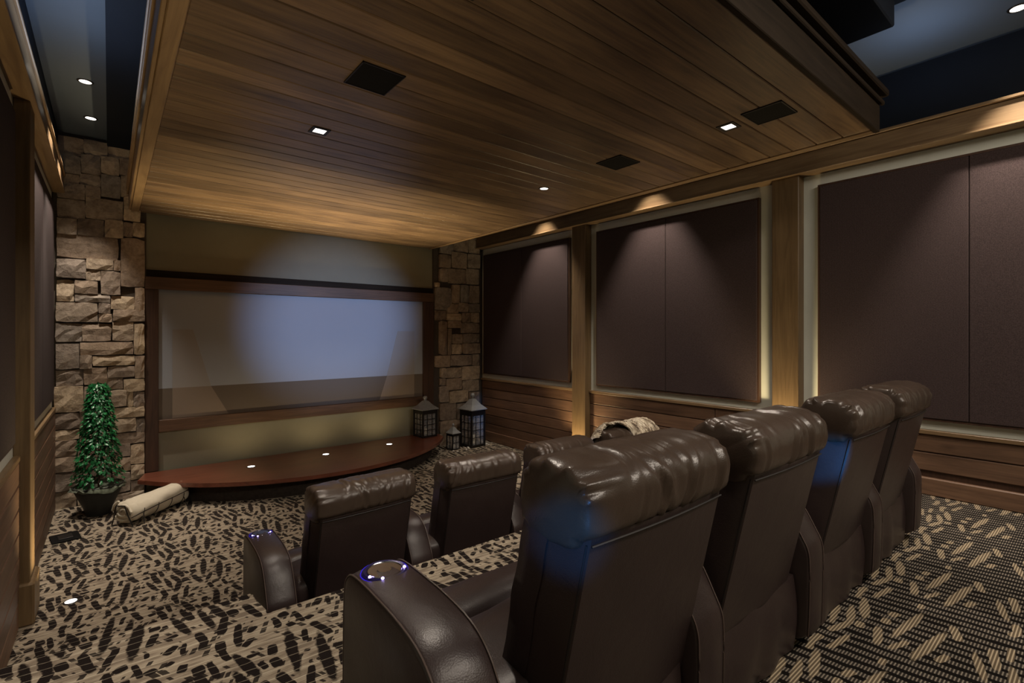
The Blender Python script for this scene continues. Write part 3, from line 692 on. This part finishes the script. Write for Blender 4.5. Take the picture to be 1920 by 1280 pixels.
ARM_PROF0 = [(0.075, 0.02), (0.066, 0.20), (0.064, 0.39), (0.070, 0.445), (0.095, 0.490), (0.130, 0.556), (0.170, 0.610), (0.23, 0.646), (0.33, 0.662), (0.42, 0.666), (0.54, 0.668), (0.60, 0.662), (0.632, 0.640), (0.648, 0.60), (0.655, 0.40), (0.655, 0.02), (0.36, 0.02)]
ARM_PROF = [(y, z - 0.018 if z > 0.1 else z) for y, z in ARM_PROF0]
def lean(z): return 0.22 * (0.85 - z)         # how far forward of the seam the back's rear face sits
def wrinkle(x, t, seed):
    v = noise.noise(Vector((x * 11 + seed, t * 1.1, seed * 3.1))) * 0.6 + noise.noise(Vector((x * 24, t * 1.8 + seed, 7.7))) * 0.4
    return v
def headroll(seed):
    NX, NT = 70, 56
    cy, cz = 0.092, 0.905
    secs = []
    base = []
    for k in range(NT):
        t = 2 * math.pi * k / NT - math.pi / 2          # start at the bottom, run to the rear then top then front
        c, s = math.cos(t), math.sin(t)
        e = 0.72
        yy = cy - 0.118 * (abs(c) ** e) * (1 if c > 0 else -1)
        zz = cz + (0.102 if s > 0 else 0.088) * (abs(s) ** e) * (1 if s > 0 else -1)
        zz += 0.012 * (-c) * max(0, s)
        yy += 0.05 * (0.918 - zz) * 1.2
        base.append((yy, zz, t))
    HW = 0.300
    rf = random.Random(seed * 17 + 3)
    folds = [(rf.uniform(-0.27, 0.27), rf.uniform(-0.07, 0.07), rf.uniform(0.003, 0.0075), rf.uniform(0.006, 0.014), rf.uniform(-0.3, 1.6)) for _ in range(11)]
    for i in range(NX + 1):
        u = -1 + 2 * i / NX
        # denser toward the ends
        x = HW * (math.sin(u * math.pi / 2) * 0.35 + u * 0.65)
        d = HW - abs(x)                                    # distance to the end
        if d < 0.05: k = (1 - (1 - d / 0.05) ** 2) ** 0.5 * 0.16 + 0.84
        else: k = 1.0
        if i in (0, NX): k = 0.80
        s = []
        for yy, zz, t in base:
            topness = max(0, math.sin(t + 0.25)); back = max(0, math.cos(t))
            dy, dz = yy - cy, zz - cz
            w_ = wrinkle(x, t, seed)
            endw = math.exp(-d / 0.05)
            pleat = math.sin(t * 13 + seed * 2 + x * 14) * 0.5 + math.sin(t * 19 + seed) * 0.3
            amp = 0.0045 * w_ * (0.35 + topness) + endw * pleat * (0.015 if x < 0 else 0.004) * (0.25 + topness)
            fold = -0.008 * max(0, 1 - abs(((x * 5.3 + seed * .37 + 0.3 * math.sin(t * 1.4)) % 1) - .5) * 9) * (0.4 + 0.6 * back) * (0.4 + topness)
            fold = 0.0
            for fc, fs, fa, fw, ft in folds:
                q = (x - fc - fs * math.sin(t)) / fw; g_ = math.exp(-((t - ft) / 0.9) ** 2)
                fold += g_ * fa * (0.7 * math.exp(-(q - 1.6) ** 2) - math.exp(-q * q))
            sag = 1 + 0.018 * math.cos(x / HW * math.pi / 2)
            # lengthwise seam along the top
            seam = -0.006 * math.exp(-((t - math.pi / 2 - 0.15) / 0.06) ** 2)
            # pinch where the roll is sewn to the rear panel
            low = -0.012 * math.exp(-((t + 0.72) / 0.22) ** 2)
            f = k * sag + (amp + fold + seam + low) / 0.11
            s.append((x, cy + dy * f, cz + dz * f))
        secs.append(s)
    bm = loft(secs)
    return bm
def back_poly(hb, hf, y0, y1, bul, front=False):
    pts = []
    for k in range(9):
        x = -hb + 2 * hb * k / 8; pts.append((x, y0 - bul * math.sin(math.pi * k / 8)))
    pts += [(hb + 0.006, y0 + 0.008), ((hb + hf) / 2, (y0 * .5 + y1 * .5) - 0.006), (hf, y1 - 0.02), (hf, y1)]
    for k in range(1, 8): pts.append((hf - 2 * hf * k / 8, y1))
    pts += [(-hf, y1), (-hf, y1 - 0.02), (-(hb + hf) / 2, (y0 * .5 + y1 * .5) - 0.006), (-hb - 0.006, y0 + 0.008)]
    return pts
SEATHW = 0.335
def build_recliner(seed, parent, backdx, backrot=0.0, arms=(1,)):
    """a home-theatre recliner, origin on the floor below the middle of the seat; forward is +y"""
    def kd(name, bm, mat, p=parent, sm=50): return bm_obj(name, bm, mat, p, sm)
    for s in arms:
        if ('arm' in proto):
            a = copy_tree(proto['arm']); a.parent = parent; a.location.x = 0.415 * s; continue
        pr_ = smooth_loop(ARM_PROF[:-1], 2)
        a = kd('arm', side_loft(pr_, 0.076, 0.012, 0.007), M['leather'], parent, 60); a.location.x = 0.415 * s
        proto['arm'] = a
        bm = bmesh.new()
        top = [p for p in pr_ if p[1] > 0.45 or p[0] < 0.08]
        top = [(p[0], p[1]) for p in pr_ if (p[1] > 0.06)]
        for sx in (-1, 1):
            add_tube(bm, [(sx * 0.0715, p[0], p[1]) for p in resample2(top)], 0.0026, 5)
        kd('piping', bm, M['piping'], a)
        cup = bmesh.new(); z = 0.650
        add_lathe(cup, [(0.045, z + 0.003), (0.055, z + 0.006), (0.060, z + 0.002), (0.060, z - 0.006), (0.045, z - 0.006)], 32, 0, 0.545)
        o = kd('cup_ring', cup, M['ring'], a)
        cup = bmesh.new()
        add_lathe(cup, [(0.0465, z + 0.0045), (0.0455, z + 0.0065), (0.043, z + 0.003), (0.040, z - 0.0), (0.034, z + 0.0015), (0.020, z + 0.0035), (0.018, z + 0.006), (0.004, z + 0.006), (0.0, z + 0.006)], 32, 0, 0.545)
        kd('cup_holder', cup, M['steel'], a)
        for an in (200, 240, 335):
            x, y = 0.0525 * math.cos(R(an)), 0.0525 * math.sin(R(an))
            led = bmesh.new(); bmesh.ops.create_uvsphere(led, u_segments=8, v_segments=6, radius=0.0042, matrix=Matrix.Translation((x, 0.545 + y, z + 0.006)))
            kd('indicator_light', led, M['led'], a, 90)
        gl = bmesh.new()
        add_lathe(gl, [(0.0605, z - 0.004), (0.0625, z + 0.0015), (0.0645, z - 0.004)], 32, 0, 0.545)
        kd('glow_ring', gl, M['ringglow'], a)
    # seat cushion with a lengthwise tuck and the front bolster
    sq = 'seat%d' % (seed % 2)
    def dispseat(q, n):
        w_ = noise.noise(Vector((q.x * 9 + seed, q.y * 9, q.z * 4))) * 0.010
        gather = math.sin(q.x * 60) * 0.003 * max(0, 1 - abs(q.y - 0.50) * 12)
        return q + n * (w_ + gather)
    cush = smooth_loop([(0.16, 0.30), (0.14, 0.42), (0.18, 0.475), (0.30, 0.475), (0.42, 0.470), (0.50, 0.445), (0.525, 0.40), (0.525, 0.30)], 2)
    kd('seat', side_loft(cush, SEATHW - 0.004, 0.035, 0.018, disp=dispseat), M['leather'], parent, 80)
    bol = smooth_loop([(0.53, 0.25), (0.53, 0.40), (0.56, 0.445), (0.64, 0.450), (0.72, 0.430), (0.765, 0.38), (0.765, 0.30), (0.74, 0.25)], 2)
    kd('front_bolster', side_loft(bol, SEATHW - 0.006, 0.03, 0.015, disp=dispseat), M['leather'], parent, 80)
    kd('footrest', side_loft(smooth_loop([(0.70, 0.05), (0.70, 0.24), (0.745, 0.245), (0.765, 0.20), (0.765, 0.08), (0.745, 0.05)], 1), SEATHW - 0.01, 0.012, 0.004), M['leather'], parent, 60)
    bm = bmesh.new(); add_box(bm, -0.33, 0.14, 0.0, 0.33, 0.69, 0.30, 0.01); kd('seat_base', bm, M['leather'], parent)
    # the hanging panel below the back, softly folded
    secs = []
    for k in range(9):
        z = 0.015 + 0.30 * k / 8; row = []
        for i in range(29):
            x = -0.325 + 0.65 * i / 28
            y = 0.118 + 0.014 * noise.noise(Vector((x * 7 + seed * 5, z * 2.2, 1.3))) + 0.008 * math.sin(x * 21 + seed) * (1 - k / 8) - 0.012 * math.sin(math.pi * k / 8)
            row.append((x, y, z))
        secs.append(row + [(p[0], 0.14, p[2]) for p in reversed(row)])
    kd('skirt_panel', loft(secs), M['leather'], parent, 80)
    # backrest: rear shell
    bk = bpy.data.objects.new('backrest', None)
    secs = []
    zs = [0.285, 0.292, 0.31, 0.40, 0.50, 0.60, 0.70, 0.78, 0.83, 0.855]
    for z in zs:
        dy = lean(z); k = 0.0 if z > 0.289 else 0.006
        taper = 1.0 - 0.02 * (z - 0.3)
        secs.append([(x * taper + 0, y + dy + (k if y < 0.05 else 0), z) for x, y in back_poly(0.272 - k, 0.298 - k, 0.0, 0.105, 0.010)])
    shell = kd('backrest', loft(secs), M['leather'], parent, 35)
    shell.location = (backdx, 0, 0); shell.rotation_euler = (0, 0, backrot)
    # front cushion of the back
    secs = []
    for k in range(22):
        z = 0.40 + 0.47 * k / 21
        dy = lean(z); bulge = 0.018 * math.sin(math.pi * min(1, max(0, (z - 0.40) / 0.22))) + 0.014 * math.sin(math.pi * min(1, max(0, (z - 0.62) / 0.25)))
        hw = 0.300
        loop = [(-hw, 0.100), (-hw, 0.15)]
        for i in range(13):
            u = -1 + 2 * i / 12; loop.append((hw * u * (0.985 if abs(u) > .99 else 1), 0.19 + bulge * (1 - u ** 4) + 0.02 * (1 - u ** 6)))
        loop += [(hw, 0.15), (hw, 0.100)]
        for i in range(1, 6): loop.append((hw - 2 * hw * i / 6, 0.100))
        j = 0.003
        secs.append([(x + j * noise.noise(Vector((x * 8, z * 14, seed))), y + dy + 0.006 * noise.noise(Vector((x * 10, z * 10, seed + 3))), z) for x, y in loop])
    kd('back_cushion', loft(secs), M['leather'], shell, 60)
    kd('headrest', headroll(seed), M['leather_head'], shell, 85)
    # stitched seam lines across the back and down its sides
    bm = bmesh.new()
    add_tube(bm, [(x, -0.010 * math.cos(x / 0.272 * math.pi / 2) - 0.002, 0.838) for x in [-0.270 + 0.540 * i / 14 for i in range(15)]], 0.0028, 5)
    for sx in (-1, 1):
        add_tube(bm, [(sx * (0.2755), lean(z) + 0.006, z) for z in (0.30, 0.45, 0.60, 0.75, 0.84)], 0.0024, 5)
    kd('seam', bm, M['thread'], shell)
    return parent
def resample2(pts):
    # open path, start after the lowest rear point
    i0 = min(range(len(pts)), key=lambda i: (pts[i][0] > 0.3, pts[i][1]))
    q = pts[i0:] + pts[:i0]
    if q[1][1] < q[0][1]: q = list(reversed(q))
    return q
proto = {}
REAR_Y, REAR_X0 = 0.70, 0.99
FRONT_Y, FRONT_X0 = 2.70, 1.12
PITCH = 0.83
rear_lab = ['nearest brown leather recliner in the foreground, both arms showing and a lit cup holder', 'second brown leather recliner of the rear row, counted from the foreground one', 'third brown leather recliner of the rear row, its left side lit blue', 'farthest brown leather recliner of the rear row, beside the right wall aisle']
front_lab = ['dark leather recliner at the left end of the front row, lit cup holder outermost', 'second dark leather recliner of the front row, in front of the lanterns', 'third dark leather recliner of the front row, partly hidden by the foreground recliner', 'dark leather recliner at the right end of the front row under the fur throw']
rdx = (0.07, -0.01, 0.065, -0.01); fdx = (0.035, 0.035, 0.0, 0.0)
chairs = []
for i in range(4):
    t = thing('recliner', rear_lab[i], 'recliner', (REAR_X0 + PITCH * i, REAR_Y, TIER), 0, 'rear row of leather recliners')
    build_recliner(i + 1, t, rdx[i], 0.0, (-1, 1) if i == 0 else (1,)); chairs.append(t)
for i in range(4):
    t = thing('recliner', front_lab[i], 'recliner', (FRONT_X0 + PITCH * i, FRONT_Y, 0.0), 0, 'front row of leather recliners')
    src = chairs[(i + 1) % 4] if i else chairs[0]
    for ch in [k for k in bpy.data.objects if k.parent == src]:
        c = copy_tree(ch, t)
        if ch.name.startswith('backrest'): c.location.x = fdx[i]; c.rotation_euler.z = (0.05, -0.03, 0.0, 0.0)[i]
    if i == 3:                      # the source had a left arm only for the first seat
        arms = [k for k in bpy.data.objects if k.parent == t and k.name.startswith('arm') and k.location.x < 0]
        for a in arms:
            for k in [q for q in bpy.data.objects if q.parent == a]: bpy.data.objects.remove(k)
            bpy.data.objects.remove(a)

# ================================================================== LANTERNS
def lantern(x, y, z, wd, hb, hr, label, nx=2, nz=4, rz=0.0):
    t = thing('lantern', label, 'lantern', (x, y, z), rz, 'metal candle lanterns')
    h = wd / 2; p = wd * 0.045
    bm = bmesh.new(); add_box(bm, -h, -h, 0, h, h, hb * 0.07, 0.003); bm_obj('base', bm, M['black_metal'], t)
    for sx in (-1, 1):
        for sy in (-1, 1):
            bm = bmesh.new(); add_box(bm, sx * h - (p * 2 if sx > 0 else 0), sy * h - (p * 2 if sy > 0 else 0), hb * 0.07, sx * h + (p * 2 if sx < 0 else 0), sy * h + (p * 2 if sy < 0 else 0), hb)
            bm_obj('corner_post', bm, M['black_metal'], t)
    for k in range(4):
        bm = bmesh.new(); q = p * 0.30; zt = hb * 0.86
        add_box(bm, -h + p, -h + p * .4, zt, h - p, -h + p * 1.4, hb * 0.99)
        for i in range(1, nx + 1):
            xx = -h + wd * i / (nx + 1); add_box(bm, xx - q, -h + p * .5, hb * 0.07, xx + q, -h + p * 1.3, zt)
        for j in range(1, nz):
            zz = hb * 0.07 + (zt - hb * 0.07) * j / nz; add_box(bm, -h + p, -h + p * .5, zz - q, h - p, -h + p * 1.3, zz + q)
        o = bm_obj('window_grid', bm, M['black_metal'], t); o.rotation_euler.z = k * math.pi / 2
        bm = bmesh.new(); add_box(bm, -h + p * 2, -h + p * 1.5, hb * 0.07, h - p * 2, -h + p * 1.8, zt)
        o = bm_obj('pane', bm, M['glass'], t); o.rotation_euler.z = k * math.pi / 2
    bm = bmesh.new(); add_box(bm, -h * 1.02, -h * 1.02, hb * 0.985, h * 1.02, h * 1.02, hb * 1.02); bm_obj('top_plate', bm, M['black_metal'], t)
    bm = bmesh.new()
    e = h * 1.14; prof = [(e, hb * 1.01), (e, hb * 1.02 + 0.006), (h * 0.66, hb + hr * 0.33), (h * 0.26, hb + hr * 0.66), (h * 0.17, hb + hr * 0.68)]
    rings = [[bm.verts.new((sx * r, sy * r, zz)) for sx, sy in ((-1, -1), (1, -1), (1, 1), (-1, 1))] for r, zz in prof]
    for a, b_ in zip(rings, rings[1:]):
        for i in range(4): bm.faces.new((a[i], a[(i + 1) % 4], b_[(i + 1) % 4], b_[i]))
    bm.faces.new(rings[0]); bm.faces.new(list(reversed(rings[-1])))
    bm_obj('roof', bm, M['grey_metal'], t)
    bm = bmesh.new(); add_lathe(bm, [(h * .17, hb + hr * .67), (h * .15, hb + hr * .78), (h * .24, hb + hr * .84), (h * .26, hb + hr * .95), (h * .14, hb + hr * 1.04), (0, hb + hr * 1.05)], 14)
    bm_obj('finial', bm, M['grey_metal'], t, 60)
    bm = bmesh.new(); add_lathe(bm, [(wd * .13, hb * .07), (wd * .13, hb * .30), (0, hb * .305)], 16); bm_obj('candle', bm, M['cream'], t, 60)
    return t
lantern(4.66, 6.72, 0, 0.30, 0.60, 0.26, 'tall black lantern with grey roof on the floor by the right stone pillar', 2, 4, 0.10)
lantern(4.28, 6.72, 0, 0.155, 0.255, 0.15, 'smallest black lantern, on the floor between the two larger lanterns', 1, 2, 0.15)
lantern(3.84, 6.84, STAGE_Z, 0.27, 0.42, 0.20, 'medium black lantern standing on the right end of the stage', 2, 4, 0.08)
random.seed(12)
for k, (x, y) in enumerate(((4.86, 6.62), (4.90, 6.66), (4.84, 6.68), (4.47, 6.56), (4.43, 6.60), (4.50, 6.62), (4.40, 6.52), (4.22, 6.50), (4.18, 6.56), (4.88, 6.58))):
    bm = bmesh.new(); bmesh.ops.create_icosphere(bm, subdivisions=1, radius=0.022)
    for v in bm.verts: v.co = Vector((v.co.x * random.uniform(.8, 1.3), v.co.y * random.uniform(.8, 1.2), v.co.z * 0.6 + 0.012))
    tag(bm_obj('pebble', bm, M['pebble'], None, 60, loc=(x, y, 0)), 'small white pebble on the carpet at the foot of the floor lanterns', 'pebble', 'white pebbles by the lanterns')

# ================================================================== POTTED TOPIARY
pl = thing('potted_ivy', 'slim green ivy cone in a dark pot before the left stone pillar', 'plant', (-0.085, 6.62, 0))
bm = bmesh.new(); add_lathe(bm, [(0.10, 0), (0.105, 0.02), (0.13, 0.10), (0.18, 0.22), (0.205, 0.285), (0.21, 0.30), (0.20, 0.305), (0.17, 0.27), (0, 0.265)], 28)
bm_obj('pot', bm, M['pot'], pl, 50)
bm = bmesh.new(); rg = []
for k, (r0, z0) in enumerate(((0.08, 0.275), (0.14, 0.29), (0.19, 0.305), (0.222, 0.29), (0.224, 0.265))):
    rg.append([bm.verts.new(((r0 + 0.03 * noise.noise(Vector((math.cos(a) * 3, math.sin(a) * 3, k)))) * math.cos(a), (r0 + 0.02 * noise.noise(Vector((math.cos(a) * 3, math.sin(a) * 3, k)))) * math.sin(a), z0 + 0.045 * noise.noise(Vector((math.cos(a) * 5, math.sin(a) * 5, k * .6))))) for a in [2 * math.pi * i / 36 for i in range(36)]])
for a, b_ in zip(rg, rg[1:]):
    for i in range(36): bm.faces.new((a[i], a[(i + 1) % 36], b_[(i + 1) % 36], b_[i]))
bm.faces.new(rg[0])
bm_obj('moss_rim', bm, M['mossy'], pl, 60)
bm = bmesh.new(); add_tube(bm, [(0, 0, 0.25), (0.01, 0.0, 0.6), (-0.01, 0, 1.0), (0, 0, 1.30)], 0.012, 6); bm_obj('stem', bm, M['stem'], pl)
m, nt, b = new_mat('ivy_leaf'); v, rnd = coords(nt)
n = noise_tex(nt, v, 22, 2)
lk(nt, ramp(nt, n.outputs[0], [(0.3, (0.004, 0.045, 0.012)), (0.55, (0.012, 0.14, 0.04)), (0.75, (0.06, 0.30, 0.12))]), b.inputs['Base Color']); b.inputs['Roughness'].default_value = 0.35
M['leaf'] = m
bm = bmesh.new(); random.seed(5)
for k in range(1700):
    hgt = random.random() ** 0.85
    rad = (0.135 * (1 - hgt) ** 0.9 + 0.075) * (0.55 + 0.5 * random.random() ** .5) * (1 + 0.18 * noise.noise(Vector((hgt * 9, k % 5, 0))))
    an = random.uniform(0, 2 * math.pi); z = 0.31 + hgt * 1.02
    c = Vector((rad * math.cos(an), rad * math.sin(an), z))
    out = Vector((math.cos(an), math.sin(an), random.uniform(-.5, .7))).normalized()
    t_ = out.cross(Vector((random.uniform(-.6, .6), random.uniform(-.6, .6), 1))).normalized(); q = out.cross(t_)
    s_ = random.uniform(0.014, 0.028); q = (q + out * 0.6).normalized()
    vs = [bm.verts.new(c + p) for p in (-q * s_, t_ * s_ * .7 - out * .2 * s_, q * s_ * 1.2, -t_ * s_ * .7 - out * .2 * s_)]
    mid = bm.verts.new(c + out * s_ * .25)
    for i in range(4): bm.faces.new((vs[i], vs[(i + 1) % 4], mid))
o = bm_obj('foliage', bm, M['leaf'], pl, 80); o['kind'] = 'stuff'

# ================================================================== ROLLED THROW IN A WIRE RACK
A = Vector((0.12, 6.06, 0)); B = Vector((0.60, 6.47, 0)); dr = (B - A).normalized(); Ln = (B - A).length
yaw = math.atan2(dr.y, dr.x); mid = (A + B) / 2
roll = thing('blanket_roll', 'rolled cream blanket lying on a wire rack before the stage', 'blanket', (mid.x, mid.y, 0), yaw)
secs = []; NT = 36
for i in range(31):
    u = -1 + 2 * i / 30; x = u * (Ln / 2 + 0.02)
    k = 1.0 if abs(u) < 0.86 else math.sqrt(max(0, 1 - ((abs(u) - 0.86) / 0.14) ** 2)) * 0.35 + 0.65
    s = []
    for j in range(NT):
        t_ = 2 * math.pi * j / NT; rr_ = 0.118 * k
        fold = 0.010 * math.sin(3 * t_ + u * 2.0) + 0.010 * noise.noise(Vector((u * 3, math.cos(t_) * 2, math.sin(t_) * 2)))
        fold += (0.016 * noise.noise(Vector((u * 9, math.cos(t_) * 5, math.sin(t_) * 5))) if u < -0.5 else 0)
        spiral = -0.012 if (j % NT) in (6, 7) else 0
        rr_ += fold + spiral
        s.append((x, rr_ * math.cos(t_) * 1.05, 0.128 + rr_ * math.sin(t_) * 0.92 + 0.015 * u))
    secs.append(s)
rc = loft(secs); bm_obj('rolled_cloth', rc, M['cream'], roll, 85)
bm = bmesh.new()                                                     # spiral fold seen at the near end
pts = []
for j in range(26):
    t_ = j * 0.55; r_ = 0.018 + 0.0058 * j * 0.75
    pts.append((-(Ln / 2 + 0.024), r_ * math.cos(t_), 0.135 + r_ * math.sin(t_) * 0.85))
add_tube(bm, pts, 0.011, 6); bm_obj('inner_fold', bm, M['cream'], roll, 80)
rack = thing('wire_rack', 'black wire rack cradling the cream blanket roll', 'rack', (mid.x, mid.y, 0), yaw)
hl = Ln / 2
for sy in (-1, 1):
    bm = bmesh.new(); add_tube(bm, [(-hl - .06, sy * .135, .10), (-hl * .4, sy * .140, .13), (hl * .4, sy * .140, .15), (hl + .04, sy * .135, .17)], 0.004, 6); bm_obj('side_rail', bm, M['black_metal'], rack)
for x in (-hl * .75, -hl * .25, hl * .25, hl * .72):
    bm = bmesh.new(); add_tube(bm, [(x, .138 * math.cos(a), .15 - .138 * math.sin(a)) for a in [math.pi * i / 14 for i in range(15)]], 0.0032, 6); bm_obj('hoop', bm, M['black_metal'], rack)
for sx in (-1, 1):
    bm = bmesh.new(); x = sx * (hl + .03)
    add_tube(bm, [(x, -.12, .006), (x + sx * .01, -.07, .12), (x + sx * .02, -.05, .20), (x + sx * .02, .05, .20), (x + sx * .01, .07, .12), (x, .12, .006)], 0.006, 6); bm_obj('handle', bm, M['black_metal'], rack)
    for sy in (-1, 1):
        bm = bmesh.new(); add_tube(bm, [(sx * hl * .75, sy * .125, .10), (sx * hl * .80, sy * .15, .0)], 0.004, 6); bm_obj('foot', bm, M['black_metal'], rack)
t = thing('floor_outlet', 'black square floor outlet cover in the carpet near the left wall', 'floor outlet', (-0.31, 6.02, 0), 0.15)
bm = bmesh.new(); add_box(bm, -.10, -.12, 0, .10, .12, .012, .004); bm_obj('cover_plate', bm, M['black'], t)
bm = bmesh.new(); add_box(bm, -.05, -.06, .012, .05, .06, .018, .002); bm_obj('lid', bm, M['black_metal'], t)

# ================================================================== FUR THROW ON THE LAST FRONT SEAT
tx = FRONT_X0 + PITCH * 3; ty = FRONT_Y
throw = thing('fur_throw', 'cream and brown faux-fur throw draped over the front row seat at the right end', 'throw', (tx, ty + 0.09, 0.85))
m, nt, b = new_mat('streaked_fur'); v, rnd = coords(nt)
n = noise_tex(nt, mapping(nt, v, (28, 8, 8)), 1.0, 4, 0.6, 0.5)
lk(nt, ramp(nt, n.outputs[0], [(0.36, (0.08, 0.05, 0.03)), (0.46, (0.50, 0.41, 0.30)), (0.58, (0.90, 0.82, 0.68))]), b.inputs['Base Color']); b.inputs['Roughness'].default_value = 0.9
bump(nt, b, n.outputs[0], 0.6, 0.01); M['fur'] = m
def throw_pt(u, s, off=0.0):
    """u across the seat 0..1, s along the drape from the front (0) to the rear hem (1)"""
    x = -0.33 + 0.74 * u
    end = R(-55) if u > 0.42 else R(100)
    tr = min(1, max(0, (u - 0.32) / 0.16)); end = R(100) + (R(-40) - R(100)) * tr     # rear reach in angle
    a = R(205) + (end - R(205)) * s
    r1 = 0.150 + off + 0.014 * noise.noise(Vector((x * 14, a * 2, 3))) + 0.006 * math.sin(x * 55 + a)
    fall = 0.0
    if u > 0.86: fall = (u - 0.86) * 1.2
    if u < 0.10: fall = (0.10 - u) * 1.0
    return Vector((x, -r1 * math.cos(a) * (1.0), 0.075 + (r1 - 0.012) * math.sin(a) - fall + (-0.10 * max(0, s - 0.75) * 4 * 0.4 * tr)))
NU, NS = 60, 26
bm = bmesh.new()
g1 = [[bm.verts.new(throw_pt(i / NU, j / NS)) for j in range(NS + 1)] for i in range(NU + 1)]
g2 = [[bm.verts.new(throw_pt(i / NU, j / NS, -0.012)) for j in range(NS + 1)] for i in range(NU + 1)]
for i in range(NU):
    for j in range(NS):
        bm.faces.new((g1[i][j], g1[i + 1][j], g1[i + 1][j + 1], g1[i][j + 1])); bm.faces.new((g2[i][j], g2[i][j + 1], g2[i + 1][j + 1], g2[i + 1][j]))
for i in range(NU):
    for j in (0, NS): bm.faces.new((g1[i][j], g1[i + 1][j], g2[i + 1][j], g2[i][j]))
for j in range(NS):
    for i in (0, NU): bm.faces.new((g1[i][j], g1[i][j + 1], g2[i][j + 1], g2[i][j]))
bm_obj('fur_backing', bm, M['fur'], throw, 85)
bm = bmesh.new(); random.seed(3)
for k in range(4200):
    u = random.random(); s = random.random()
    p = throw_pt(u, s); q = throw_pt(u, min(1.0, s + 0.03)); q0 = throw_pt(u, max(0, s - 0.03))
    d = (q - q0).normalized(); nrm = (p - throw_pt(u, s, -0.02)).normalized()
    if d.z > 0 and s < .5: d = -d
    d = (d * 0.8 + nrm * random.uniform(.1, .45) + Vector((random.uniform(-.35, .35), 0, -0.35))).normalized()
    sd = d.cross(nrm).normalized() * random.uniform(.0015, .0035); L_ = random.uniform(.018, .045)
    a = bm.verts.new(p - sd); b_ = bm.verts.new(p + sd); c = bm.verts.new(p + d * L_ + Vector((0, 0, -0.006))); e = bm.verts.new(p + nrm * 0.004 + d * L_ * .4)
    bm.faces.new((a, b_, e)); bm.faces.new((b_, c, e)); bm.faces.new((c, a, e))
o = bm_obj('fur_tufts', bm, M['fur'], throw); o['kind'] = 'stuff'
